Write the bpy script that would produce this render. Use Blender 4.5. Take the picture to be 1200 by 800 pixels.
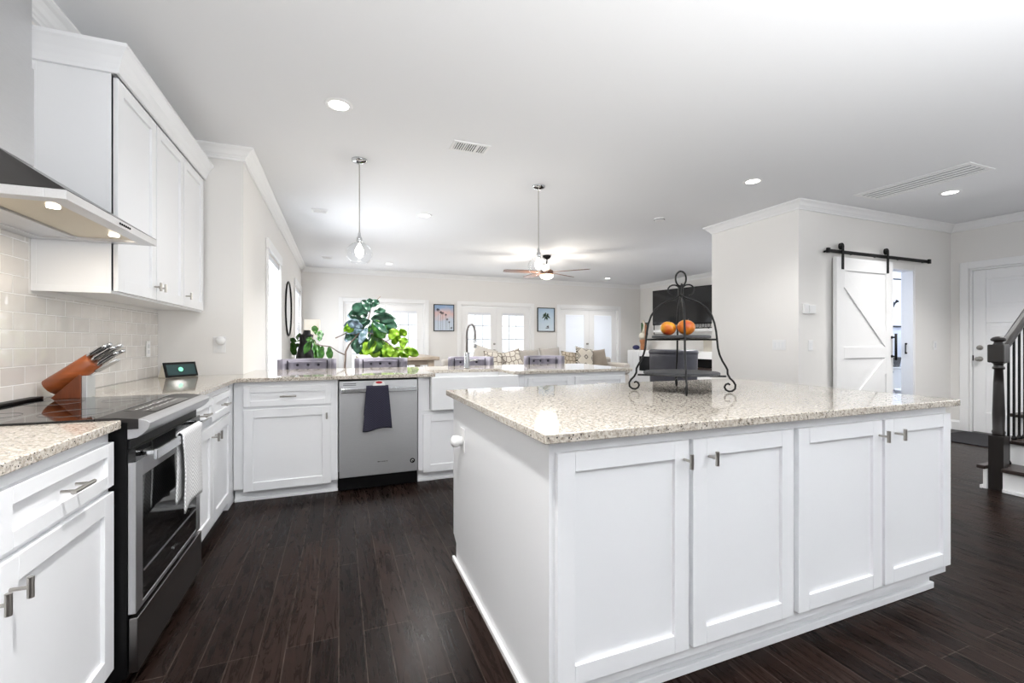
import bpy, bmesh, math, random
from mathutils import Vector, Matrix
random.seed(7)
PI = math.pi
SC = bpy.context.scene
COL = SC.collection
for o in list(bpy.data.objects):
    bpy.data.objects.remove(o)

# ---------------------------------------------------------------- camera
CAM_H = 1.18
YAW = math.atan2(203, 518)
cd = bpy.data.cameras.new('camera')
cam = bpy.data.objects.new('camera', cd)
COL.objects.link(cam)
cam.location = (0, 0, CAM_H)
cam.rotation_euler = (PI / 2, 0, -YAW)
cd.sensor_width = 36.0
cd.lens = 518 / 1200 * 36
cd.clip_start = 0.02
SC.camera = cam

# ---------------------------------------------------------------- world, exposure
vs = SC.view_settings
vs.view_transform = 'Standard'
vs.look = 'None'
vs.exposure = 0.40
vs.gamma = 1.0
vs.use_curve_mapping = False
w = bpy.data.worlds.new('sky')
SC.world = w
w.use_nodes = True
bg = w.node_tree.nodes['Background']
bg.inputs[0].default_value = (0.93, 0.96, 1.0, 1)
bg.inputs[1].default_value = 1.4


def lamp(name, kind, loc, power, size=None, rot=None, color=(1, 1, 1), size_y=None, spread=None):
    l = bpy.data.lights.new(name, kind)
    l.energy = power
    l.color = color
    o = bpy.data.objects.new(name, l)
    COL.objects.link(o)
    o.location = loc
    if rot:
        o.rotation_euler = rot
    if kind == 'AREA' and size:
        l.size = size
        if size_y:
            l.shape = 'RECTANGLE'
            l.size_y = size_y
        if spread:
            l.spread = spread
    elif size is not None and kind != 'AREA':
        l.shadow_soft_size = size
    return o


# daylight entering through the glazed doors and the windows (sky from above, bright ground from below)
DAY = (0.95, 0.975, 1.0)
for x, p in ((0.97, 32), (3.6, 32), (6.2, 22)):
    lamp('door_daylight', 'AREA', (x, 10.55, 1.0), p, 1.7, (-PI / 2 - 0.3, 0, 0), DAY, 1.9)
for y, p in ((5.95, 85), (9.25, 26)):
    lamp('window_daylight', 'AREA', (-1.1, y, 1.35), p, 1.4, (0, -PI / 2 - 0.3, 0), DAY, 1.0)
# added fill lamps at unseen openings, behind the camera and beyond the stairs
lamp('rear_fill', 'AREA', (2.6, -4.75, 1.5), 12, 3.4, (PI / 2 + 0.45, 0, 0), (0.97, 0.985, 1.0), 1.2)
lamp('hall_fill', 'AREA', (7.95, -0.6, 1.5), 60, 1.3, (0, PI / 2 + 0.3, 0), (0.97, 0.985, 1.0), 2.0)
# added fill: upward area lamp behind the camera, brightens the ceiling
lamp('ceiling_fill', 'AREA', (1.5, -0.9, 1.25), 150, 3.0, (PI - 0.12, 0, 0), (0.97, 0.985, 1.0), 1.4)


# ---------------------------------------------------------------- helpers
def lin(c):
    r = []
    for v in c[:3]:
        v = v / 255.0
        r.append(v / 12.92 if v <= 0.04045 else ((v + 0.055) / 1.055) ** 2.4)
    return (r[0], r[1], r[2], 1)


def mat(name, rgb, rough=0.5, metal=0.0, bump=0.0, bscale=60, var=0.0, vscale=8, emit=None, estr=0, coat=0, stretch=None,
        spec=None, trans=0, sheen=0):
    m = bpy.data.materials.new(name)
    m.use_nodes = True
    nt = m.node_tree
    b = nt.nodes['Principled BSDF']
    b.inputs['Base Color'].default_value = lin(rgb)
    b.inputs['Roughness'].default_value = rough
    b.inputs['Metallic'].default_value = metal
    if coat:
        b.inputs['Coat Weight'].default_value = coat
    if spec is not None:
        b.inputs['Specular IOR Level'].default_value = spec
    if trans:
        b.inputs['Transmission Weight'].default_value = trans
    if sheen:
        b.inputs['Sheen Weight'].default_value = sheen
    if emit:
        b.inputs['Emission Color'].default_value = lin(emit)
        b.inputs['Emission Strength'].default_value = estr
    tc = nt.nodes.new('ShaderNodeTexCoord')
    mp = nt.nodes.new('ShaderNodeMapping')
    nt.links.new(tc.outputs['Object'], mp.inputs[0])
    if stretch:
        mp.inputs['Scale'].default_value = stretch
    if bump:
        n = nt.nodes.new('ShaderNodeTexNoise')
        n.inputs['Scale'].default_value = bscale
        n.inputs['Detail'].default_value = 3
        bp = nt.nodes.new('ShaderNodeBump')
        bp.inputs['Strength'].default_value = bump
        bp.inputs['Distance'].default_value = 0.01
        nt.links.new(mp.outputs[0], n.inputs['Vector'])
        nt.links.new(n.outputs['Fac'], bp.inputs['Height'])
        nt.links.new(bp.outputs[0], b.inputs['Normal'])
    if var:
        n = nt.nodes.new('ShaderNodeTexNoise')
        n.inputs['Scale'].default_value = vscale
        n.inputs['Detail'].default_value = 4
        nt.links.new(mp.outputs[0], n.inputs['Vector'])
        r = nt.nodes.new('ShaderNodeValToRGB')
        c = lin(rgb)
        r.color_ramp.elements[0].position = 0.3
        r.color_ramp.elements[1].position = 0.7
        r.color_ramp.elements[0].color = tuple(max(0, v * (1 - var)) for v in c[:3]) + (1,)
        r.color_ramp.elements[1].color = tuple(min(1, v * (1 + var)) for v in c[:3]) + (1,)
        nt.links.new(n.outputs['Fac'], r.inputs[0])
        nt.links.new(r.outputs[0], b.inputs['Base Color'])
    return m


def nodes_of(name):
    m = bpy.data.materials.new(name)
    m.use_nodes = True
    nt = m.node_tree
    return m, nt, nt.nodes['Principled BSDF'], nt.nodes.new, nt.links.new


def axis_vec(nt, order):
    """object coordinates re-ordered, e.g. 'yxz'"""
    tc = nt.nodes.new('ShaderNodeTexCoord')
    s = nt.nodes.new('ShaderNodeSeparateXYZ')
    c = nt.nodes.new('ShaderNodeCombineXYZ')
    nt.links.new(tc.outputs['Object'], s.inputs[0])
    for i, a in enumerate(order):
        nt.links.new(s.outputs['xyz'.index(a)], c.inputs[i])
    return c.outputs[0]


def floor_mat():
    m, nt, b, N, L = nodes_of('dark_oak_planks')
    v = axis_vec(nt, 'yxz')
    br = N('ShaderNodeTexBrick')
    br.inputs['Scale'].default_value = 1
    br.inputs['Brick Width'].default_value = 0.95
    br.inputs['Row Height'].default_value = 0.095
    br.inputs['Mortar Size'].default_value = 0.0016
    br.inputs['Mortar Smooth'].default_value = 0.1
    br.inputs['Bias'].default_value = 0
    br.offset = 0.37
    br.offset_frequency = 3
    br.inputs['Color1'].default_value = lin((22, 15, 13))
    br.inputs['Color2'].default_value = lin((42, 31, 27))
    br.inputs['Mortar'].default_value = lin((70, 62, 57))
    L(v, br.inputs['Vector'])
    mp = N('ShaderNodeMapping')
    mp.inputs['Scale'].default_value = (1.6, 13, 1)
    L(v, mp.inputs[0])
    n = N('ShaderNodeTexNoise')
    n.inputs['Scale'].default_value = 1.8
    n.inputs['Detail'].default_value = 7
    n.inputs['Roughness'].default_value = 0.65
    n.inputs['Distortion'].default_value = 2.2
    L(mp.outputs[0], n.inputs['Vector'])
    r = N('ShaderNodeValToRGB')
    r.color_ramp.elements[0].position = 0.34
    r.color_ramp.elements[0].color = (0.42, 0.40, 0.38, 1)
    r.color_ramp.elements[1].position = 0.66
    r.color_ramp.elements[1].color = (1.35, 1.3, 1.28, 1)
    L(n.outputs['Fac'], r.inputs[0])
    mx = N('ShaderNodeMix')
    mx.data_type = 'RGBA'
    mx.blend_type = 'MULTIPLY'
    mx.inputs[0].default_value = 1
    L(br.outputs['Color'], mx.inputs[6])
    L(r.outputs[0], mx.inputs[7])
    L(mx.outputs[2], b.inputs['Base Color'])
    rr = N('ShaderNodeMapRange')
    rr.inputs[3].default_value = 0.2
    rr.inputs[4].default_value = 0.36
    L(n.outputs['Fac'], rr.inputs[0])
    L(rr.outputs[0], b.inputs['Roughness'])
    b.inputs['Specular IOR Level'].default_value = 0.06
    bp = N('ShaderNodeBump')
    bp.inputs['Strength'].default_value = 0.12
    bp.inputs['Distance'].default_value = 0.004
    L(n.outputs['Fac'], bp.inputs['Height'])
    bp2 = N('ShaderNodeBump')
    bp2.invert = True
    bp2.inputs['Strength'].default_value = 0.5
    bp2.inputs['Distance'].default_value = 0.001
    L(br.outputs['Fac'], bp2.inputs['Height'])
    L(bp.outputs[0], bp2.inputs['Normal'])
    L(bp2.outputs[0], b.inputs['Normal'])
    return m


def tile_mat():
    m, nt, b, N, L = nodes_of('white_subway_tile')
    v = axis_vec(nt, 'yzx')
    mp = N('ShaderNodeMapping')
    mp.inputs['Location'].default_value = (0.03, -0.914, 0)
    L(v, mp.inputs[0])
    br = N('ShaderNodeTexBrick')
    br.inputs['Scale'].default_value = 1
    br.inputs['Brick Width'].default_value = 0.155
    br.inputs['Row Height'].default_value = 0.0785
    br.inputs['Mortar Size'].default_value = 0.0028
    br.inputs['Mortar Smooth'].default_value = 0.3
    br.inputs['Color1'].default_value = lin((214, 210, 205))
    br.inputs['Color2'].default_value = lin((226, 222, 217))
    br.inputs['Mortar'].default_value = lin((244, 243, 241))
    L(mp.outputs[0], br.inputs['Vector'])
    L(br.outputs['Color'], b.inputs['Base Color'])
    rg = N('ShaderNodeMapRange')
    rg.inputs[3].default_value = 0.07
    rg.inputs[4].default_value = 0.8
    L(br.outputs['Fac'], rg.inputs[0])
    L(rg.outputs[0], b.inputs['Roughness'])
    n = N('ShaderNodeTexNoise')
    n.inputs['Scale'].default_value = 9
    n.inputs['Detail'].default_value = 1
    L(mp.outputs[0], n.inputs['Vector'])
    bp = N('ShaderNodeBump')
    bp.inputs['Strength'].default_value = 0.35
    bp.inputs['Distance'].default_value = 0.02
    L(n.outputs['Fac'], bp.inputs['Height'])
    bp2 = N('ShaderNodeBump')
    bp2.invert = True
    bp2.inputs['Strength'].default_value = 0.8
    bp2.inputs['Distance'].default_value = 0.003
    L(br.outputs['Fac'], bp2.inputs['Height'])
    L(bp.outputs[0], bp2.inputs['Normal'])
    L(bp2.outputs[0], b.inputs['Normal'])
    return m


def granite_mat():
    m, nt, b, N, L = nodes_of('speckled_cream_granite')
    tc = N('ShaderNodeTexCoord')
    n1 = N('ShaderNodeTexNoise')
    n1.inputs['Scale'].default_value = 80
    n1.inputs['Detail'].default_value = 6
    n1.inputs['Roughness'].default_value = 0.75
    L(tc.outputs['Object'], n1.inputs['Vector'])
    r1 = N('ShaderNodeValToRGB')
    e = r1.color_ramp.elements
    e[0].position = 0.33
    e[0].color = lin((118, 110, 100))
    e[1].position = 0.62
    e[1].color = lin((216, 211, 202))
    k = e.new(0.43)
    k.color = lin((168, 158, 144))
    k = e.new(0.5)
    k.color = lin((200, 192, 180))
    L(n1.outputs['Fac'], r1.inputs[0])
    vo = N('ShaderNodeTexVoronoi')
    vo.inputs['Scale'].default_value = 150
    L(tc.outputs['Object'], vo.inputs['Vector'])
    sx = N('ShaderNodeSeparateColor')
    L(vo.outputs['Color'], sx.inputs[0])
    gt = N('ShaderNodeMath')
    gt.operation = 'GREATER_THAN'
    gt.inputs[1].default_value = 0.85
    L(sx.outputs[0], gt.inputs[0])
    lt = N('ShaderNodeMath')
    lt.operation = 'LESS_THAN'
    lt.inputs[1].default_value = 0.42
    L(vo.outputs['Distance'], lt.inputs[0])
    mu = N('ShaderNodeMath')
    mu.operation = 'MULTIPLY'
    L(gt.outputs[0], mu.inputs[0])
    L(lt.outputs[0], mu.inputs[1])
    mx = N('ShaderNodeMix')
    mx.data_type = 'RGBA'
    mx.inputs[7].default_value = lin((58, 56, 58))
    L(mu.outputs[0], mx.inputs[0])
    L(r1.outputs[0], mx.inputs[6])
    # quartz flecks
    g2 = N('ShaderNodeMath')
    g2.operation = 'GREATER_THAN'
    g2.inputs[1].default_value = 0.86
    L(sx.outputs[1], g2.inputs[0])
    mx2 = N('ShaderNodeMix')
    mx2.data_type = 'RGBA'
    mx2.inputs[7].default_value = lin((170, 162, 152))
    m3 = N('ShaderNodeMath')
    m3.operation = 'MULTIPLY'
    m3.inputs[1].default_value = 0.7
    L(g2.outputs[0], m3.inputs[0])
    L(m3.outputs[0], mx2.inputs[0])
    L(mx.outputs[2], mx2.inputs[6])
    L(mx2.outputs[2], b.inputs['Base Color'])
    b.inputs['Roughness'].default_value = 0.05
    b.inputs['Specular IOR Level'].default_value = 0.6
    return m


def glass_mat(name, tint=(1, 1, 1, 1), gloss=0.08):
    m, nt, b, N, L = nodes_of(name)
    nt.nodes.remove(b)
    t = N('ShaderNodeBsdfTransparent')
    t.inputs[0].default_value = tint
    g = N('ShaderNodeBsdfGlossy')
    g.inputs['Roughness'].default_value = 0.02
    lw = N('ShaderNodeLayerWeight')
    lw.inputs[0].default_value = 0.5
    fr = N('ShaderNodeMath')
    fr.operation = 'POWER'
    fr.inputs[1].default_value = 4.0
    L(lw.outputs['Facing'], fr.inputs[0])
    mx = N('ShaderNodeMixShader')
    ad = N('ShaderNodeMath')
    ad.operation = 'MAXIMUM'
    ad.inputs[1].default_value = gloss
    L(fr.outputs[0], ad.inputs[0])
    L(ad.outputs[0], mx.inputs[0])
    L(t.outputs[0], mx.inputs[1])
    L(g.outputs[0], mx.inputs[2])
    L(mx.outputs[0], nt.nodes['Material Output'].inputs[0])
    return m


def leaf_mat(name, rgb, veins, trans):
    m, nt, b, N, L = nodes_of(name)
    tc = N('ShaderNodeTexCoord')
    n = N('ShaderNodeTexNoise')
    n.inputs['Scale'].default_value = 22
    L(tc.outputs['Object'], n.inputs['Vector'])
    r = N('ShaderNodeValToRGB')
    r.color_ramp.elements[0].position = 0.35
    r.color_ramp.elements[1].position = 0.65
    r.color_ramp.elements[0].color = lin(rgb)
    r.color_ramp.elements[1].color = lin(veins)
    L(n.outputs['Fac'], r.inputs[0])
    L(r.outputs[0], b.inputs['Base Color'])
    b.inputs['Roughness'].default_value = 0.3
    t = N('ShaderNodeBsdfTranslucent')
    L(r.outputs[0], t.inputs[0])
    mx = N('ShaderNodeMixShader')
    mx.inputs[0].default_value = trans
    L(b.outputs[0], mx.inputs[1])
    L(t.outputs[0], mx.inputs[2])
    L(mx.outputs[0], nt.nodes['Material Output'].inputs[0])
    return m


def weave_mat(name, c1, c2, scale=90, strength=0.6):
    m, nt, b, N, L = nodes_of(name)
    tc = N('ShaderNodeTexCoord')
    ch = N('ShaderNodeTexChecker')
    ch.inputs['Scale'].default_value = scale
    ch.inputs[1].default_value = lin(c1)
    ch.inputs[2].default_value = lin(c2)
    L(tc.outputs['Object'], ch.inputs[0])
    L(ch.outputs[0], b.inputs['Base Color'])
    b.inputs['Roughness'].default_value = 0.95
    bp = N('ShaderNodeBump')
    bp.inputs['Strength'].default_value = strength
    bp.inputs['Distance'].default_value = 0.003
    L(ch.outputs[1], bp.inputs['Height'])
    L(bp.outputs[0], b.inputs['Normal'])
    return m


def motif_mat(name, base, ink, scale, kind):
    m, nt, b, N, L = nodes_of(name)
    tc = N('ShaderNodeTexCoord')
    wv = N('ShaderNodeTexVoronoi')
    wv.feature = 'DISTANCE_TO_EDGE' if kind == 'cells' else 'F1'
    wv.distance = 'EUCLIDEAN' if kind == 'cells' else 'MANHATTAN'
    if kind == 'cells':
        pass
    wv.inputs['Scale'].default_value = scale
    wv.inputs['Randomness'].default_value = 0.55 if kind == 'cells' else 0.0
    L(tc.outputs['Object'], wv.inputs['Vector'])
    r = N('ShaderNodeValToRGB')
    r.color_ramp.interpolation = 'CONSTANT'
    e = r.color_ramp.elements
    if kind == 'cells':
        e[0].position = 0
        e[0].color = lin(ink)
        e[1].position = 0.07
        e[1].color = lin(base)
    else:
        e[0].position = 0
        e[0].color = lin(ink)
        e[1].position = 0.16
        e[1].color = lin(base)
        a = e.new(0.30)
        a.color = lin(ink)
        a = e.new(0.42)
        a.color = lin(base)
        a = e.new(0.55)
        a.color = lin(ink)
        a = e.new(0.66)
        a.color = lin(base)
    L(wv.outputs['Distance'], r.inputs[0])
    L(r.outputs[0], b.inputs['Base Color'])
    b.inputs['Roughness'].default_value = 0.95
    return m


def gradient_mat(name, stops, axis='z', rough=0.4):
    m, nt, b, N, L = nodes_of(name)
    v = axis_vec(nt, {'z': 'zxy', 'x': 'xyz'}[axis])
    s = N('ShaderNodeSeparateXYZ')
    L(v, s.inputs[0])
    n = N('ShaderNodeTexNoise')
    n.inputs['Scale'].default_value = 5
    L(v, n.inputs['Vector'])
    mm = N('ShaderNodeMath')
    mm.operation = 'MULTIPLY_ADD'
    mm.inputs[1].default_value = 0.35
    L(n.outputs['Fac'], mm.inputs[0])
    L(s.outputs[0], mm.inputs[2])
    r = N('ShaderNodeValToRGB')
    e = r.color_ramp.elements
    e[0].position = stops[0][0]
    e[0].color = lin(stops[0][1])
    e[1].position = stops[-1][0]
    e[1].color = lin(stops[-1][1])
    for p, c in stops[1:-1]:
        k = e.new(p)
        k.color = lin(c)
    L(mm.outputs[0], r.inputs[0])
    L(r.outputs[0], b.inputs['Base Color'])
    b.inputs['Roughness'].default_value = rough
    return m


M = {}
M['ceiling'] = mat('ceiling_paint', (240, 241, 243), 0.9, bump=0.03, bscale=120)
M['wall'] = mat('wall_paint', (235, 233, 230), 0.85, bump=0.03, bscale=150)
M['bathwall'] = mat('bathroom_paint', (224, 229, 240), 0.85, bump=0.03, bscale=150)
M['trim'] = mat('trim_paint', (243, 243, 243), 0.4, bump=0.02, bscale=90)
M['cab'] = mat('cabinet_paint', (238, 239, 241), 0.38, bump=0.015, bscale=60)
M['gloss_white'] = mat('glazed_white', (238, 239, 240), 0.12, bump=0.004, bscale=20)
M['plastic'] = mat('white_plastic', (236, 236, 236), 0.35, bump=0.01)
M['floor'] = floor_mat()
M['tile'] = tile_mat()
M['granite'] = granite_mat()
M['steel'] = mat('brushed_steel', (205, 206, 208), 0.36, 0.8, bump=0.06, bscale=40, stretch=(0.6, 0.6, 26), var=0.04, vscale=40)
M['steel_h'] = mat('brushed_steel_horizontal', (206, 206, 208), 0.36, 1.0, bump=0.05, bscale=40, stretch=(26, 0.6, 26), var=0.03)
M['dark_steel'] = mat('dark_brushed_steel', (128, 125, 124), 0.3, 1.0, bump=0.05, bscale=40, stretch=(20, 0.6, 20))
M['nickel'] = mat('satin_nickel', (178, 174, 168), 0.28, 1.0, bump=0.01)
M['chrome'] = mat('chrome', (205, 207, 210), 0.1, 1.0, bump=0.004)
M['black_gloss'] = mat('black_glass', (8, 8, 9), 0.05, bump=0.002, bscale=5)
M['black'] = mat('black_enamel', (10, 10, 11), 0.4, bump=0.02, spec=0.2)
M['black_metal'] = mat('black_wrought_iron', (20, 20, 21), 0.42, 0.5, bump=0.15, bscale=120)
M['slate'] = mat('charcoal_slate', (52, 53, 56), 0.55, bump=0.3, bscale=45, var=0.25, vscale=20)
M['panel'] = mat('dark_control_panel', (56, 54, 54), 0.32, 0.6, bump=0.01)
M['charcoal'] = mat('charcoal_panel', (40, 40, 42), 0.4, bump=0.02)
M['handle_dark'] = mat('dark_handle', (26, 26, 28), 0.35, 0.3, bump=0.02)
M['block'] = mat('cherry_wood', (146, 76, 36), 0.35, bump=0.05, bscale=20, var=0.28, vscale=6, stretch=(1, 1, 8))
M['blockdark'] = mat('walnut_wood', (104, 52, 26), 0.35, bump=0.05, bscale=20, var=0.25, vscale=6, stretch=(8, 8, 1))
M['fanwood'] = mat('walnut_blade', (104, 76, 62), 0.4, bump=0.04, bscale=20, var=0.25, vscale=6, stretch=(1, 8, 1))
M['tablewood'] = mat('weathered_table_wood', (176, 160, 142), 0.35, bump=0.08, bscale=20, var=0.2, vscale=5, stretch=(1, 8, 1))
M['espresso'] = mat('espresso_wood', (44, 33, 29), 0.32, bump=0.06, bscale=25, var=0.3, vscale=6, stretch=(1, 1, 0.2))
M['newelwood'] = mat('dark_stained_newel', (38, 34, 32), 0.3, bump=0.05, bscale=25, var=0.3, vscale=6, stretch=(1, 1, 0.2))
M['tread'] = mat('dark_tread_wood', (50, 40, 37), 0.28, bump=0.05, bscale=20, var=0.3, vscale=6, stretch=(6, 1, 1))
M['navy_towel'] = weave_mat('navy_terry', (34, 34, 48), (56, 54, 72), 110)
M['white_towel'] = weave_mat('white_waffle_cotton', (236, 236, 236), (196, 196, 198), 120)
M['tuft'] = mat('grey_velvet', (142, 138, 150), 0.85, bump=0.15, bscale=160, var=0.08, vscale=12, sheen=0.4)
M['tuftdark'] = mat('grey_velvet_button', (58, 56, 66), 0.8, bump=0.1)
M['leather'] = mat('charcoal_leather', (62, 62, 70), 0.5, bump=0.12, bscale=90, var=0.1)
M['sofa'] = mat('oatmeal_upholstery', (200, 194, 187), 0.95, bump=0.2, bscale=180, var=0.04)
M['beige'] = mat('beige_linen', (188, 183, 178), 0.95, bump=0.2, bscale=200, var=0.05)
M['cream'] = mat('cream_linen', (212, 208, 202), 0.95, bump=0.2, bscale=200, var=0.04)
M['taupe'] = mat('taupe_linen', (160, 150, 138), 0.95, bump=0.2, bscale=200, var=0.07)
M['motif1'] = motif_mat('ikat_print', (226, 219, 206), (74, 66, 60), 5.0, 'dia')
M['motif2'] = motif_mat('trellis_print', (226, 221, 212), (140, 130, 120), 9, 'cells')
M['motif3'] = motif_mat('scroll_print', (198, 186, 168), (112, 98, 84), 11, 'cells')
M['glass'] = glass_mat('window_glass')
M['globe'] = glass_mat('clear_globe_glass', (0.97, 0.98, 0.99, 1), 0.05)
M['mirror'] = mat('mirror_glass', (240, 242, 244), 0.02, 1.0, bump=0.001, bscale=3)
M['blind'] = mat('white_blind_slat', (232, 235, 240), 0.6, bump=0.02)
M['leaf'] = leaf_mat('fig_leaf_shaded', (30, 66, 50), (58, 100, 78), 0.22)  # shade on the darker leaves is put into this colour
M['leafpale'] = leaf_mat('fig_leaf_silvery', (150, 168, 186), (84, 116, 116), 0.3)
M['leaflime'] = leaf_mat('fig_leaf_lit_lime', (122, 170, 40), (172, 206, 70), 0.5)  # light on the brighter leaves is put into this colour
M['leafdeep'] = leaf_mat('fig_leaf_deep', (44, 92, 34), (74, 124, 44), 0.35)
M['bark'] = mat('grey_bark', (116, 100, 90), 0.8, bump=0.4, bscale=60, var=0.2)
M['pot'] = mat('white_ceramic_pot', (224, 222, 218), 0.4, bump=0.05)
M['soil'] = mat('potting_soil', (52, 40, 32), 0.95, bump=0.6, bscale=60)
M['blackvase'] = mat('black_ceramic', (12, 12, 13), 0.45, bump=0.4, bscale=30)
M['shade'] = mat('linen_lampshade', (238, 234, 226), 0.9, bump=0.05, emit=(255, 246, 230), estr=0.4)
M['bulb'] = mat('lit_bulb', (255, 250, 240), 0.4, bump=0.001, emit=(255, 246, 232), estr=9)
M['can'] = mat('lit_downlight_lens', (255, 252, 246), 0.4, bump=0.001, emit=(255, 252, 246), estr=7)
M['fanlight'] = mat('lit_fan_bowl', (255, 240, 215), 0.4, bump=0.001, emit=(255, 236, 205), estr=2.2)
M['vent'] = mat('vent_shade_and_marks', (96, 97, 100), 0.8, bump=0.02)  # shade behind slats painted grey; same grey for burner print and slots
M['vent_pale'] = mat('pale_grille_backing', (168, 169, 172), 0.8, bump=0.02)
M['screen'] = mat('display_screen', (30, 44, 46), 0.1, bump=0.001, emit=(44, 66, 66), estr=0.6)
M['screendot'] = mat('display_dot', (120, 225, 175), 0.2, bump=0.001, emit=(130, 235, 185), estr=0.8)
M['tv'] = mat('television_glass', (22, 22, 24), 0.07, bump=0.001, bscale=3)
M['red'] = mat('red_print', (176, 38, 44), 0.6, bump=0.01)
M['navyball'] = mat('navy_ceramic', (40, 42, 92), 0.3, bump=0.05)
M['wood'] = mat('carved_wood', (170, 112, 72), 0.5, bump=0.3, bscale=40, var=0.25, vscale=14)
M['shell'] = mat('off_white_carving', (228, 222, 206), 0.6, bump=0.3, bscale=50)
M['green'] = mat('green_print', (70, 118, 66), 0.6, bump=0.05, var=0.3)
M['rug'] = mat('charcoal_door_mat', (36, 35, 38), 0.95, bump=0.5, bscale=200, var=0.2)
M['filter'] = mat('aluminium_hood_filter', (206, 196, 176), 0.35, 0.85, bump=0.25, bscale=60, stretch=(1, 12, 1))
M['hoodblack'] = mat('hood_smoked_side', (66, 62, 60), 0.22, 0.9, bump=0.01)
M['wicker'] = weave_mat('grey_wicker', (120, 120, 120), (78, 78, 80), 60, 1.0)
M['muntin'] = mat('backlit_grey_bars', (176, 180, 186), 0.5, bump=0.01)  # grey grille bars, darkened in the colour to look backlit
M['gasket'] = mat('dark_grey_frame', (60, 60, 62), 0.8, bump=0.01)  # plain dark grey of the powder room picture frame
M['art1'] = gradient_mat('palm_photo_sky', [(0.05, (214, 226, 236)), (0.42, (198, 208, 222)), (0.58, (222, 190, 188)), (0.74, (150, 176, 208)), (1.0, (112, 146, 190))])
M['art2'] = gradient_mat('palm_photo_pale_sky', [(0.05, (222, 232, 240)), (0.5, (206, 224, 238)), (0.9, (176, 204, 228))])
M['paper'] = mat('white_paper', (232, 232, 230), 0.6, bump=0.01)
M['ink'] = mat('dark_ink', (26, 28, 36), 0.6, bump=0.01)
M['inkgreen'] = mat('palm_green_ink', (38, 66, 46), 0.6, bump=0.01)
M['beigeart'] = mat('beige_canvas', (202, 196, 184), 0.7, bump=0.1, var=0.12, vscale=4)


def apple_mat():
    m, nt, b, N, L = nodes_of('apple_skin')
    tc = N('ShaderNodeTexCoord')
    n = N('ShaderNodeTexNoise')
    n.inputs['Scale'].default_value = 14
    n.inputs['Detail'].default_value = 5
    L(tc.outputs['Object'], n.inputs['Vector'])
    r = N('ShaderNodeValToRGB')
    e = r.color_ramp.elements
    e[0].position = 0.36
    e[0].color = lin((206, 158, 34))
    e[1].position = 0.68
    e[1].color = lin((172, 58, 28))
    k = e.new(0.48)
    k.color = lin((200, 122, 34))
    L(n.outputs['Fac'], r.inputs[0])
    L(r.outputs[0], b.inputs['Base Color'])
    b.inputs['Roughness'].default_value = 0.28
    return m


M['apple'] = apple_mat()


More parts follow.
